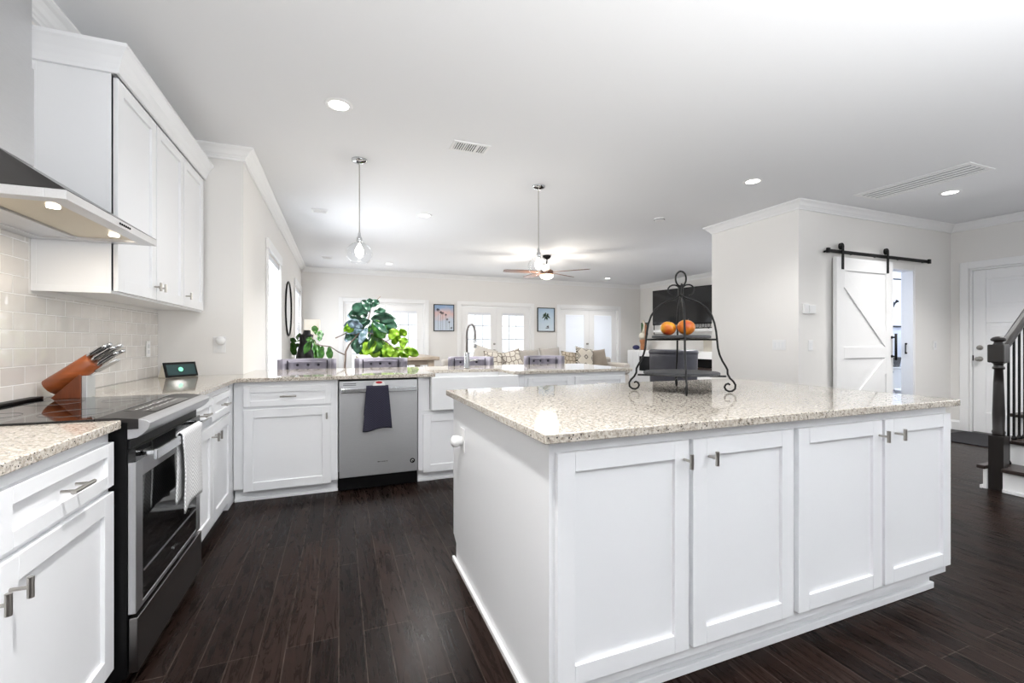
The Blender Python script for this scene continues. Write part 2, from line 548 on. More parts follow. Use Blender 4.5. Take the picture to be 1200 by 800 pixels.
class MB:
    def __init__(s):
        s.bm = bmesh.new()

    def box(s, x0, x1, y0, y1, z0, z1, mi=0):
        x0, x1 = min(x0, x1), max(x0, x1)
        y0, y1 = min(y0, y1), max(y0, y1)
        z0, z1 = min(z0, z1), max(z0, z1)
        v = [s.bm.verts.new(p) for p in ((x0, y0, z0), (x1, y0, z0), (x1, y1, z0), (x0, y1, z0), (x0, y0, z1), (x1, y0, z1), (x1, y1, z1), (x0, y1, z1))]
        for f in ((3, 2, 1, 0), (4, 5, 6, 7), (0, 1, 5, 4), (1, 2, 6, 5), (2, 3, 7, 6), (3, 0, 4, 7)):
            fc = s.bm.faces.new([v[i] for i in f])
            fc.material_index = mi
        return s

    def hexa(s, p):
        """8 corners: bottom ring then top ring"""
        v = [s.bm.verts.new(q) for q in p]
        for f in ((3, 2, 1, 0), (4, 5, 6, 7), (0, 1, 5, 4), (1, 2, 6, 5), (2, 3, 7, 6), (3, 0, 4, 7)):
            s.bm.faces.new([v[i] for i in f])
        return s

    def prism(s, pts, d0, d1, axis='z'):
        """polygon pts (a,b) extruded between d0 and d1 along axis"""
        def P(a, b, d):
            return {'z': (a, b, d), 'y': (a, d, b), 'x': (d, a, b)}[axis]
        lo = [s.bm.verts.new(P(a, b, d0)) for a, b in pts]
        hi = [s.bm.verts.new(P(a, b, d1)) for a, b in pts]
        n = len(pts)
        s.bm.faces.new(lo)
        s.bm.faces.new(list(reversed(hi)))
        for i in range(n):
            j = (i + 1) % n
            s.bm.faces.new((lo[j], lo[i], hi[i], hi[j]))
        return s

    def tube(s, pts, r, seg=10, closed=False):
        pts = [Vector(p) for p in pts]
        n = len(pts)
        rr = r if isinstance(r, (list, tuple)) else [r] * n
        rings = []
        up = None
        for i, p in enumerate(pts):
            if closed:
                t = pts[(i + 1) % n] - pts[i - 1]
            else:
                t = pts[min(i + 1, n - 1)] - pts[max(i - 1, 0)]
            t.normalize()
            if up is None:
                up = Vector((0, 0, 1)) if abs(t.z) < 0.9 else Vector((1, 0, 0))
            a = up - t * up.dot(t)
            a.normalize()
            up = a
            b = t.cross(a)
            rings.append([s.bm.verts.new(p + (a * math.cos(2 * PI * k / seg) + b * math.sin(2 * PI * k / seg)) * rr[i]) for k in range(seg)])
        m = n if closed else n - 1
        for i in range(m):
            A, B = rings[i], rings[(i + 1) % n]
            for k in range(seg):
                s.bm.faces.new((A[k], A[(k + 1) % seg], B[(k + 1) % seg], B[k]))
        if not closed:
            s.bm.faces.new(list(reversed(rings[0])))
            s.bm.faces.new(rings[-1])
        return s

    def lathe(s, prof, c=(0, 0, 0), seg=24, mtx=None, cap=True):
        """prof list of (r,z)"""
        c = Vector(c)
        rings = []
        for r, z in prof:
            ring = []
            for k in range(seg):
                p = Vector((r * math.cos(2 * PI * k / seg), r * math.sin(2 * PI * k / seg), z))
                if mtx:
                    p = mtx @ p
                ring.append(s.bm.verts.new(p + c))
            rings.append(ring)
        for i in range(len(prof) - 1):
            A, B = rings[i], rings[i + 1]
            for k in range(seg):
                s.bm.faces.new((A[k], A[(k + 1) % seg], B[(k + 1) % seg], B[k]))
        if cap:
            s.bm.faces.new(list(reversed(rings[0])))
            s.bm.faces.new(rings[-1])
        return s

    def grid(s, fn, nu, nv, thick=0):
        g = [[s.bm.verts.new(fn(i / nu, j / nv)) for j in range(nv + 1)] for i in range(nu + 1)]
        for i in range(nu):
            for j in range(nv):
                s.bm.faces.new((g[i][j], g[i + 1][j], g[i + 1][j + 1], g[i][j + 1]))
        return s

    def build(s, name, m, parent=None, bevel=0, smooth=False, solid=0, sub=0, seg=2, loc=None, rot=None):
        me = bpy.data.meshes.new(name)
        bmesh.ops.recalc_face_normals(s.bm, faces=s.bm.faces)
        s.bm.to_mesh(me)
        s.bm.free()
        for q in (m if isinstance(m, (list, tuple)) else [m]):
            me.materials.append(q)
        o = bpy.data.objects.new(name, me)
        COL.objects.link(o)
        if parent:
            o.parent = parent
        if loc:
            o.location = loc
        if rot:
            o.rotation_euler = rot
        if smooth:
            for p in me.polygons:
                p.use_smooth = True
        if solid:
            d = o.modifiers.new('solid', 'SOLIDIFY')
            d.thickness = solid
            d.offset = 0
        if sub:
            d = o.modifiers.new('sub', 'SUBSURF')
            d.levels = sub
            d.render_levels = sub
        if bevel:
            d = o.modifiers.new('bevel', 'BEVEL')
            d.width = bevel
            d.segments = seg
            d.limit_method = 'ANGLE'
            d.angle_limit = 0.6
            if not smooth:
                for p in me.polygons:
                    p.use_smooth = True
                d.harden_normals = True
        return o


def thing(name, label, cat, loc=(0, 0, 0), rz=0, group=None):
    o = bpy.data.objects.new(name, None)
    COL.objects.link(o)
    o.location = loc
    o.rotation_euler = (0, 0, rz)
    o.empty_display_size = 0.05
    return tag(o, label, cat, group)


def tag(o, label, cat, group=None):
    o['label'] = label
    o['category'] = cat
    if group:
        o['group'] = group
    return o


def struct(o):
    o['kind'] = 'structure'
    return o


def plabel(o, label):
    o['label'] = label
    return o


def copy_tree(o, parent=None):
    c = o.copy()
    COL.objects.link(c)
    c.parent = parent
    for ch in o.children:
        copy_tree(ch, c)
    return c


# ---------------------------------------------------------------- the room
CEIL = 2.74
XL, YB = -1.30, 4.15          # tiled kitchen wall, end wall of the kitchen recess
XW, YR = -0.725, 10.2         # living-room left wall, back wall
XR, XF = 7.85, 7.70           # living-room right wall, entry wall
XJ, YJ0, YJ1 = 4.74, 3.40, 4.62   # boxed-out powder room corner
Y0 = -4.5

struct(MB().box(-1.6, 9.6, Y0, 10.5, -0.12, 0).build('floor', M['floor']))
struct(MB().box(-1.6, 9.6, Y0, 10.5, CEIL, CEIL + 0.12).build('ceiling', M['ceiling']))


def wall(name, fixed, t, a0, a1, z0, z1, opens, axis, m):
    """wall slab; axis='x' -> constant x from fixed to fixed+t, running in y"""
    b = MB()
    cuts = sorted(set([a0, a1] + [o[0] for o in opens] + [o[1] for o in opens]))
    for i in range(len(cuts) - 1):
        lo, hi = cuts[i], cuts[i + 1]
        mid = (lo + hi) / 2
        zs = [(z0, z1)]
        for o in opens:
            if o[0] < mid < o[1]:
                zs = []
                if o[2] > z0:
                    zs.append((z0, o[2]))
                if o[3] < z1:
                    zs.append((o[3], z1))
        for za, zb in zs:
            if axis == 'x':
                b.box(fixed, fixed + t, lo, hi, za, zb)
            else:
                b.box(lo, hi, fixed, fixed + t, za, zb)
    return struct(b.build(name, m))


W1 = (5.44, 6.48, 0.62, 2.16)
W2 = (8.62, 9.86, 0.62, 2.16)
FD = [(0.086, 1.846), (2.694, 4.505), (5.326, 7.106)]
DZ = 2.045
wall('wall_kitchen', XL - 0.12, 0.12, Y0, YB + 0.1, 0, CEIL, [], 'x', M['wall'])
struct(MB().box(XL - 0.12, XW - 0.12, YB, YB + 0.12, 0, CEIL).build('wall_recess', M['wall']))
wall('wall_left', XW - 0.12, 0.12, YB, YR + 0.12, 0, CEIL, [W1, W2], 'x', M['wall'])
wall('wall_back', YR, 0.12, XW, XR + 0.12, 0, CEIL, [(a, b, 0, DZ) for a, b in FD], 'y', M['wall'])
wall('wall_right', XR, 0.12, YJ1, YR, 0, CEIL, [], 'x', M['wall'])
wall('wall_corner_side', XJ, 0.12, YJ0 + 0.13, YJ1, 0, CEIL, [], 'x', M['wall'])
wall('wall_corner_front', YJ0, 0.13, XJ, 9.3, 0, CEIL, [(5.98, 6.873, 0, 2.10)], 'y', M['wall'])
wall('wall_corner_back', YJ1 - 0.12, 0.12, XJ + 0.12, 9.3, 0, CEIL, [], 'y', M['bathwall'])
wall('wall_powder_right', 9.18, 0.12, YJ0 + 0.13, YJ1 - 0.12, 0, CEIL, [], 'x', M['bathwall'])
wall('wall_powder_left', 5.78, 0.08, YJ0 + 0.13, YJ1 - 0.12, 0, CEIL, [], 'x', M['bathwall'])
ED = (2.29, 3.21, 0, 2.13)
wall('wall_rear', Y0 - 0.12, 0.12, XL - 0.12, XF + 0.12, 0, CEIL, [(0.8, 4.4, 0.95, 2.2)], 'y', M['wall'])  # opening added for the fill lamp behind the camera
wall('wall_entry', XF, 0.12, Y0, YJ0, 0, CEIL, [(-1.6, 0.4, 0.9, 2.2), ED], 'x', M['wall'])  # unseen opening near the stairs added for the hall fill lamp


def sweep(prof, pts, right=True):
    """profile (out, z) swept along a polyline with mitres; room lies on the right hand"""
    b = MB()
    P = [Vector((x, y, 0)) for x, y in pts]
    rings = []
    for i, p in enumerate(P):
        ns = []
        for a, c in ((i - 1, i), (i, i + 1)):
            if a >= 0 and c < len(P):
                d = (P[c] - P[a]).normalized()
                ns.append(Vector((d.y, -d.x, 0)) * (1 if right else -1))
        if len(ns) == 2:
            n = ns[0] + ns[1]
            n = n / (n.dot(ns[0]))
        else:
            n = ns[0]
        rings.append([b.bm.verts.new(p + n * o + Vector((0, 0, z))) for o, z in prof])
    k = len(prof)
    for i in range(len(rings) - 1):
        for j in range(k):
            b.bm.faces.new((rings[i][j], rings[i][(j + 1) % k], rings[i + 1][(j + 1) % k], rings[i + 1][j]))
    b.bm.faces.new(rings[0])
    b.bm.faces.new(list(reversed(rings[-1])))
    return b


e = 0.0015
CR = [(e, CEIL - e), (0.085, CEIL - e), (0.085, CEIL - 0.012), (0.074, CEIL - 0.022), (0.060, CEIL - 0.030), (0.047, CEIL - 0.044),
      (0.036, CEIL - 0.060), (0.026, CEIL - 0.068), (0.020, CEIL - 0.078), (0.014, CEIL - 0.082), (0.014, CEIL - 0.096), (e, CEIL - 0.10)]
struct(sweep(CR, [(XL, Y0), (XL, YB), (XW, YB), (XW, YR), (XR, YR), (XR, YJ1), (XJ, YJ1), (XJ, YJ0), (XF, YJ0), (XF, Y0)]).build('trim_1', M['trim']))
BB = [(e, 0.001), (0.016, 0.001), (0.016, 0.105), (0.010, 0.118), (0.006, 0.130), (e, 0.132)]
struct(sweep(BB, [(XR, YR - 0.02), (XR, YJ1), (XJ, YJ1), (XJ, YJ0), (5.12, YJ0)]).build('baseboard_corner', M['trim']))
struct(sweep(BB, [(6.98, YJ0), (XF, YJ0), (XF, 3.30)]).build('baseboard_entry', M['trim']))
struct(sweep(BB, [(XF, 2.2), (XF, 2.0)]).build('baseboard_entry_near', M['trim']))
struct(sweep(BB, [(XW, 4.72), (XW, YR), (-0.01, YR)]).build('baseboard_left', M['trim']))
struct(sweep(BB, [(1.95, YR), (2.60, YR)]).build('baseboard_back_left', M['trim']))
struct(sweep(BB, [(4.60, YR), (5.23, YR)]).build('baseboard_back_right', M['trim']))

# tiled splashback (part of the kitchen wall)
b = MB().box(XL - 0.001, XL + 0.008, 0.3, YB - 0.001, 0.915, 1.395)
b.box(XL - 0.001, XL + 0.008, 0.3, 2.63, 1.395, 1.80)
struct(b.build('trim_2', M['tile']))


# ---- glazed double doors on the back wall
def french_door(i, x0, x1, blind):
    r = thing('door_%d' % i, ['white glazed double door behind the leafy fig plant', 'white glazed double door between the two palm prints',
                              'white glazed double door with closed blinds, right of the square palm print'][i - 1], 'door')
    r['kind'] = 'structure'
    del r['category']
    c = MB()
    y0, y1 = YR - 0.02, YR + 0.1
    for a, bb in ((x0 - 0.09, x0), (x1, x1 + 0.09)):
        c.box(a, bb, YR - 0.02, YR - 0.001, 0.001, DZ + 0.09)
    c.box(x0, x1, YR - 0.02, YR - 0.001, DZ, DZ + 0.09)
    c.box(x0 + 0.001, x0 + 0.03, YR, YR + 0.1, 0.001, DZ - 0.002)
    c.box(x1 - 0.03, x1 - 0.001, YR, YR + 0.1, 0.001, DZ - 0.002)
    c.box(x0 + 0.03, x1 - 0.03, YR, YR + 0.1, DZ - 0.032, DZ - 0.002)
    c.build('door_frame', M['trim'], r, bevel=0.004)
    mid = (x0 + x1) / 2
    for s, (a, bb) in enumerate(((x0 + 0.034, mid - 0.002), (mid + 0.002, x1 - 0.034))):
        st = 0.145
        ya, yb = YR + 0.03, YR + 0.07
        lf = MB()
        lf.box(a, a + st, ya, yb, 0.01, DZ - 0.036)
        lf.box(bb - st, bb, ya, yb, 0.01, DZ - 0.036)
        lf.box(a + st, bb - st, ya, yb, 1.885, DZ - 0.036)
        lf.box(a + st, bb - st, ya, yb, 0.01, 0.26)
        # glazing bead
        lf.box(a + st - 0.02, a + st + 0.008, ya - 0.008, ya, 0.25, 1.895)
        lf.box(bb - st - 0.008, bb - st + 0.02, ya - 0.008, ya, 0.25, 1.895)
        lf.box(a + st, bb - st, ya - 0.008, ya, 1.877, 1.895)
        lf.box(a + st, bb - st, ya - 0.008, ya, 0.25, 0.268)
        leaf = lf.build('door_leaf', M['trim'], r)
        if not blind:
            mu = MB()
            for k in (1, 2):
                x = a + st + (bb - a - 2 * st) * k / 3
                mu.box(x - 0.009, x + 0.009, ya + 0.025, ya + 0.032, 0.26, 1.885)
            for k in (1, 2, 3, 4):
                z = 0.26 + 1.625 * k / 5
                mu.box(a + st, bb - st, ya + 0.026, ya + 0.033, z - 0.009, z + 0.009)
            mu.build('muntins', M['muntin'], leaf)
            bl = MB()
            bl.box(a + st, bb - st, ya + 0.004, ya + 0.018, 1.82, 1.884)
            bl.build('raised_blind', M['blind'], leaf)
        else:
            bl = MB()
            nz = 84
            for k in range(nz):
                z = 0.27 + k * (1.60 / nz)
                bl.hexa([(a + st, ya + 0.006, z), (bb - st, ya + 0.006, z), (bb - st, ya + 0.018, z + 0.021), (a + st, ya + 0.018, z + 0.021),
                         (a + st, ya + 0.005, z + 0.001), (bb - st, ya + 0.005, z + 0.001), (bb - st, ya + 0.017, z + 0.023), (a + st, ya + 0.017, z + 0.023)])
            bl.build('closed_blind', M['blind'], leaf)
        MB().box(a + st, bb - st, ya + 0.034, ya + 0.038, 0.26, 1.885).build('glass_pane', M['glass'], leaf)
        if s == 0:
            h = MB()
            xk = bb - 0.06
            for z, rr in ((1.12, 0.024), (0.96, 0.028)):
                h.lathe([(rr, 0), (rr, 0.008), (0.012, 0.012), (0.012, 0.04), (rr * 0.9, 0.045), (rr * 0.9, 0.06), (0.004, 0.066)],
                        (xk, ya, z), 14, Matrix.Rotation(PI / 2, 3, 'X'))
            h.build('door_knob', M['nickel'], leaf, smooth=True)
    return r


for i, (a, bb) in enumerate(FD):
    french_door(i + 1, a, bb, i == 2)


# ---- windows on the left wall
def left_window(i, wd):
    y0, y1, z0, z1 = wd
    r = thing('window_%d' % i, ['bright blind covered window nearest the kitchen recess', 'bright window beyond the round mirror'][i - 1], 'window')
    r['kind'] = 'structure'
    del r['category']
    c = MB()
    x = XW
    c.box(x + e, x + 0.02, y0 - 0.085, y0, z0 - 0.02, z1 + 0.02)
    c.box(x + e, x + 0.02, y1, y1 + 0.085, z0 - 0.02, z1 + 0.02)
    c.box(x + e, x + 0.03, y0 - 0.11, y1 + 0.11, z1 + 0.02, z1 + 0.13)
    c.box(x + e, x + 0.05, y0 - 0.11, y1 + 0.11, z0 - 0.05, z0 - 0.02)
    c.build('window_casing', M['trim'], r, bevel=0.004)
    f = MB()
    xa, xb = x - 0.10, x - 0.06
    f.box(xa, xb, y0, y0 + 0.05, z0, z1)
    f.box(xa, xb, y1 - 0.05, y1, z0, z1)
    f.box(xa, xb, y0 + 0.05, y1 - 0.05, z1 - 0.05, z1)
    f.box(xa, xb, y0 + 0.05, y1 - 0.05, z0, z0 + 0.05)
    zm = (z0 + z1) / 2
    f.box(xa, xb, y0 + 0.05, y1 - 0.05, zm - 0.02, zm + 0.02)
    f.build('window_frame', M['trim'], r)
    MB().box(x - 0.083, x - 0.079, y0 + 0.05, y1 - 0.05, z0 + 0.05, z1 - 0.05).build('glass_pane', M['glass'], r)
    bl = MB()
    bl.box(x - 0.05, x - 0.005, y0 + 0.004, y1 - 0.004, z1 - 0.06, z1 - 0.002)
    n = 32
    for k in range(n):
        z = z0 + 0.03 + k * (z1 - z0 - 0.1) / n
        bl.hexa([(x - 0.045, y0 + 0.006, z), (x - 0.012, y0 + 0.006, z + 0.014), (x - 0.012, y1 - 0.006, z + 0.014), (x - 0.045, y1 - 0.006, z),
                 (x - 0.045, y0 + 0.006, z + 0.002), (x - 0.012, y0 + 0.006, z + 0.016), (x - 0.012, y1 - 0.006, z + 0.016), (x - 0.045, y1 - 0.006, z + 0.002)])
    bl.build('slatted_blind', M['blind'], r)


left_window(1, W1)
left_window(2, W2)

# ---- entry door
r = thing('door_4', 'white panelled entry door with lever lock beside the stairs', 'door')
r['kind'] = 'structure'
del r['category']
y0, y1, _, zt = ED
c = MB()
c.box(XF - 0.02, XF - e, y0 - 0.09, y0, 0.001, zt + 0.09)
c.box(XF - 0.02, XF - e, y1, y1 + 0.09, 0.001, zt + 0.09)
c.box(XF - 0.02, XF - e, y0, y1, zt, zt + 0.09)
c.box(XF - 0.001, XF + 0.11, y0 + 0.001, y0 + 0.025, 0.001, zt - 0.001)
c.box(XF - 0.001, XF + 0.11, y1 - 0.025, y1 - 0.001, 0.001, zt - 0.001)
c.box(XF - 0.001, XF + 0.11, y0 + 0.025, y1 - 0.025, zt - 0.026, zt - 0.001)
c.build('door_frame', M['trim'], r, bevel=0.004)
lf = MB()
ya, yb = y0 + 0.032, y1 - 0.032
xa, xb = XF + 0.02, XF + 0.06
lf.box(xa + 0.012, xb, ya, yb, 0.012, zt - 0.03)
lf.box(xa, xa + 0.012, ya, ya + 0.12, 0.012, zt - 0.03)
lf.box(xa, xa + 0.012, yb - 0.12, yb, 0.012, zt - 0.03)
for za, zb in ((0.012, 0.27), (1.42, 1.62), (1.98, zt - 0.03)):
    lf.box(xa, xa + 0.012, ya + 0.12, yb - 0.12, za, zb)
for za, zb in ((0.31, 1.38), (1.66, 1.94)):
    lf.box(xa + 0.004, xa + 0.012, ya + 0.16, yb - 0.16, za, zb)
leaf = lf.build('door_leaf', M['trim'], r, bevel=0.004)
h = MB()
R90 = Matrix.Rotation(-PI / 2, 3, 'Y')
h.lathe([(0.032, 0), (0.032, 0.012), (0.02, 0.018), (0.018, 0.028), (0.004, 0.03)], (xa, yb - 0.065, 1.10), 20, R90)
h.lathe([(0.032, 0), (0.032, 0.008), (0.013, 0.014), (0.012, 0.045), (0.024, 0.05), (0.028, 0.062), (0.024, 0.078), (0.006, 0.084)], (xa, yb - 0.065, 0.955), 20, R90)
h.build('door_knob', M['nickel'], leaf, smooth=True)
hg = MB().box(xa - 0.006, xa - 0.001, yb - 0.004, yb + 0.01, 0.93, 1.0)
hg.build('strike_plate', M['black_metal'], leaf)

# ---- powder-room opening casing (barn-door wall)
c = MB()
c.box(6.873, 6.893, YJ0 - 0.006, YJ0 - 0.001, 0.001, 2.12)
c.box(5.981, 5.995, YJ0, YJ0 + 0.13, 0.001, 2.099)
c.box(6.858, 6.872, YJ0, YJ0 + 0.13, 0.001, 2.099)
c.box(5.995, 6.858, YJ0, YJ0 + 0.13, 2.085, 2.099)
struct(c.build('trim_3', M['trim']))

# ---------------------------------------------------------------- hardware
def bar_pull(parent, x, z, length, y=-0.02, name='handle'):
    h = MB()
    for s in (-1, 1):
        h.tube([(x + s * length * 0.33, y + 0.001, z), (x + s * length * 0.33, y - 0.032, z)], 0.0045, 8)
    h.tube([(x - length / 2, y - 0.034, z), (x + length / 2, y - 0.034, z)], 0.0062, 10)
    return h.build(name, M['nickel'], parent, smooth=False)


def t_knob(parent, x, z, y=-0.02):
    h = MB()
    h.tube([(x, y + 0.001, z), (x, y - 0.034, z)], 0.0045, 8)
    h.tube([(x, y - 0.036, z - 0.024), (x, y - 0.036, z + 0.024)], 0.0066, 10)
    return h.build('handle', M['nickel'], parent)


def shaker(w, h, x, z, parent, name, frame=0.062, y=0.0):
    """shaker front: outer face at y-0.02, panel recessed"""
    b = MB()
    t = 0.02
    b.box(x, x + frame, y - t, y, z, z + h)
    b.box(x + w - frame, x + w, y - t, y, z, z + h)
    b.box(x + frame, x + w - frame, y - t, y, z + h - frame, z + h)
    b.box(x + frame, x + w - frame, y - t, y, z, z + frame)
    b.box(x + frame - 0.001, x + w - frame + 0.001, y - 0.0085, y - 0.001, z + frame - 0.001, z + h - frame + 0.001)
    return b.build(name, M['cab'], parent, bevel=0.0018)


def base_cabinet(label, loc, rz, w, cols, depth=0.58, top=0.884, drawer=True, toe=0.045, kick_shoe=True, knob='inner', dtop=0.845, body_top=None,
                 ends=(0, 0)):
    """cols: list of (x0,x1,knob side)"""
    r = thing('base_cabinet', label, 'cabinet', loc, rz)
    bt = body_top or top
    b = MB()
    b.box(0.0005, w - 0.0005, 0, depth, 0.10, bt)
    b.build('body', M['cab'], r, bevel=0.001)
    k = MB().box(0.002, w - 0.002, toe, toe + 0.02, 0.001, 0.10)
    k.box(0.0, w, toe - 0.016, toe - 0.0005, 0.001, 0.022)
    k.build('toe_kick', M['cab'], r, bevel=0.003)
    for x0, x1, side in cols:
        if drawer:
            d = shaker(x1 - x0, dtop - 0.70, x0, 0.70, r, 'drawer', 0.042)
            bar_pull(d, (x0 + x1) / 2, (dtop + 0.70) / 2, 0.11)
            zt = 0.68
        else:
            zt = body_top - 0.03 if body_top else dtop
        d = shaker(x1 - x0, zt - 0.085, x0, 0.085, r, 'door')
        if side:
            kx = x0 + 0.03 if side < 0 else x1 - 0.03
            t_knob(d, kx, zt - 0.068)
    return r


# left run (faces +X)
base_cabinet('white two-drawer base cabinet nearest the camera, left of the range', (-0.72, 0.775, 0), PI / 2, 1.10,
             [(0.012, 0.540, 1), (0.554, 1.088, -1)], depth=0.575)
base_cabinet('white two-drawer base cabinet between the range and the corner', (-0.72, 2.645, 0), PI / 2, 0.95,
             [(0.012, 0.468, 1), (0.482, 0.935, -1)], depth=0.575)
# blind corner carcass
r = thing('corner_cabinet', 'plain white corner filler where the two cabinet runs meet', 'cabinet', (0, 0, 0))
MB().box(-1.295, -0.7205, 3.598, 4.14, 0.0015, 0.884).build('body', M['cab'], r)
MB().box(-0.7195, -0.712, 3.598, 3.70, 0.10, 0.884).build('filler_strip', M['cab'], r)
# peninsula (faces -Y), face plane y=3.72, door faces at 3.70
PF = 3.72
base_cabinet('white base cabinet with one wide drawer left of the dishwasher', (-0.712, PF, 0), 0, 0.706, [(0.066, 0.656, 1)], depth=0.57)
rs = base_cabinet('white sink base cabinet right of the dishwasher', (0.616, PF, 0), 0, 0.964, [(0.04, 0.46, 1), (0.475, 0.895, -1)],
                  depth=0.57, drawer=False, body_top=0.60)
for xa, xb in ((0.0005, 0.095), (0.89, 0.9635)):
    MB().box(xa, xb, 0, 0.57, 0.6005, 0.884).build('side_stile', M['cab'], rs)
base_cabinet('white two-drawer base cabinet at the free end of the peninsula', (1.581, PF, 0), 0, 1.10,
             [(0.03, 0.47, 1), (0.52, 1.07, -1)], depth=0.57)
# seating side panel of the peninsula
p = MB().box(-0.71, 2.681, 4.292, 4.312, 0.001, 0.884)
tag(p.build('peninsula_back_panel', M['cab'], None, bevel=0.001), 'white panel closing the stool side of the peninsula', 'panel')


# ---------------------------------------------------------------- countertops
def slab(name, pts, label, z0=0.8845, z1=0.914):
    o = MB().prism(pts, z0, z1).build(name, M['granite'], None, bevel=0.004)
    return tag(o, label, 'countertop')


slab('countertop', [(XL + 0.009, 0.75), (-0.685, 0.75), (-0.685, 1.876), (XL + 0.009, 1.876)], 'short speckled granite countertop left of the range')
slab('countertop', [(XL + 0.009, 2.645), (-0.685, 2.645), (-0.685, 3.67), (0.752, 3.67), (0.752, 4.10), (1.455, 4.10), (1.455, 3.67), (2.73, 3.67),
                    (2.73, 4.70), (XW + 0.002, 4.70), (XW + 0.002, YB - 0.002), (XL + 0.009, YB - 0.002)],
     'L-shaped speckled granite countertop running round the corner past the sink')
slab('island_countertop', [(0.548, 1.14), (2.665, 1.14), (2.665, 2.395), (0.548, 2.395)], 'large rectangular speckled granite top of the centre island')

# ---------------------------------------------------------------- island
IX0, IX1, IY0, IY1 = 0.585, 2.655, 1.19, 2.37
r = thing('kitchen_island', 'large white kitchen island with four shaker doors facing the camera', 'kitchen island', (0, 0, 0))
b = MB()
b.box(IX0 + 0.012, IX1, IY0, IY1, 0.10, 0.884)
b.build('body', M['cab'], r, bevel=0.001)
b = MB()
b.prism([(IY0 - 0.001, 0.001), (IY1 - 0.06, 0.001), (IY1 - 0.06, 0.10), (IY1 - 0.01, 0.13), (IY1, 0.13), (IY1, 0.884), (IY0 - 0.001, 0.884)], IX0, IX0 + 0.0115, 'x')
b.build('end_panel', M['cab'], r)
b = MB()
b.box(IX0 + 0.012, IX1 - 0.002, 1.25, 1.27, 0.001, 0.099)
b.box(IX0 + 0.012, IX1 - 0.002, 1.232, 1.2495, 0.001, 0.03)
b.box(IX0 + 0.012, IX1 - 0.002, IY1 - 0.07, IY1 - 0.055, 0.001, 0.099)
b.box(IX1 - 0.02, IX1 - 0.002, 1.27, IY1 - 0.07, 0.001, 0.099)
b.build('toe_kick', M['cab'], r, bevel=0.003)
b = MB()
b.box(IX0 - 0.016, IX0 - 0.0005, IY0 + 0.02, IY1 - 0.03, 0.001, 0.028)
b.build('base_shoe', M['trim'], r, bevel=0.006)
for x0, x1, s in ((0.604, 1.100, 1), (1.118, 1.604, -1), (1.634, 2.142, 1), (2.162, 2.652, -1)):
    d = shaker(x1 - x0, 0.847 - 0.142, x0, 0.142, r, 'door', 0.06, IY0)
    t_knob(d, x0 + 0.07 if (s < 0 and x0 < 1.5) else (x1 - 0.022 if s > 0 else x0 + 0.07), 0.785, IY0 - 0.02)
# socket with white plug-in on the island end
o = thing('wall_outlet', 'white outlet with round plug-in freshener on the island end', 'outlet', (IX0, 2.165, 0.685), 0, 'white electrical plates')
MB().box(-0.006, -0.0008, -0.036, 0.036, -0.058, 0.058).build('plate', M['plastic'], o, bevel=0.002)
MB().lathe([(0.02, 0), (0.024, 0.012), (0.03, 0.03), (0.028, 0.048), (0.012, 0.058)], (-0.0062, 0, -0.005), 20, Matrix.Rotation(-PI / 2, 3, 'Y')).build('plug_in', M['plastic'], o, smooth=True)

# ---------------------------------------------------------------- upper cabinets
UX, UY0, UY1, UZ0, UZ1 = -1.01, 2.66, 4.148, 1.41, 2.46
r = thing('wall_cabinet', 'white three-door wall cabinet above the counter, right of the hood', 'cabinet', (0, 0, 0))
b = MB()
b.box(XL + 0.001, UX, UY0, UY1, UZ0 + 0.012, UZ1 + 0.06)
b.box(XL + 0.001, XL + 0.02, UY0 - 0.002, UY0, UZ0 + 0.001, UZ1)
b.box(UX - 0.02, UX, UY0 - 0.002, UY1, UZ0, UZ1)
b.box(XL + 0.009, UX, UY0 - 0.003, UY0 - 0.0005, UZ0, UZ0 + 0.03)
b.build('body', M['cab'], r, bevel=0.001)
edges = [2.675, 3.165, 3.655, 4.13]
dd = thing('tmp', 'x', 'x')
for i in range(3):
    y0, y1 = edges[i], edges[i + 1] - 0.012
    b = MB()
    f = 0.062
    xa, xb = UX + 0.0005, UX + 0.0205
    z0, z1 = UZ0 + 0.012, UZ1 - 0.012
    b.box(xa, xb, y0, y0 + f, z0, z1)
    b.box(xa, xb, y1 - f, y1, z0, z1)
    b.box(xa, xb, y0 + f, y1 - f, z0, z0 + f)
    b.box(xa, xb, y0 + f, y1 - f, z1 - f, z1)
    b.box(xa, xa + 0.008, y0 + f - 0.001, y1 - f + 0.001, z0 + f - 0.001, z1 - f + 0.001)
    d = b.build('door', M['cab'], r, bevel=0.0018)
    ky = {0: y1 - 0.03, 1: y0 + 0.03, 2: y0 + 0.03}[i]
    h = MB()
    zz = UZ0 + 0.085
    h.tube([(xb, ky, zz), (xb + 0.03, ky, zz)], 0.0045, 8)
    h.tube([(xb + 0.032, ky, zz - 0.024), (xb + 0.032, ky, zz + 0.024)], 0.0066, 10)
    h.build('handle', M['nickel'], d)
bpy.data.objects.remove(dd)
cp = [(0.0, UZ1 - 0.004), (0.012, UZ1 - 0.002), (0.014, UZ1 + 0.012), (0.020, UZ1 + 0.035), (0.032, UZ1 + 0.065), (0.052, UZ1 + 0.095), (0.060, UZ1 + 0.105), (0.060, UZ1 + 0.122), (0.0, UZ1 + 0.122)]
b = sweep(cp, [(XL + 0.001, UY0 - 0.003), (UX + 0.0215, UY0 - 0.003), (UX + 0.0215, UY1)])
b.build('crown', M['cab'], r)

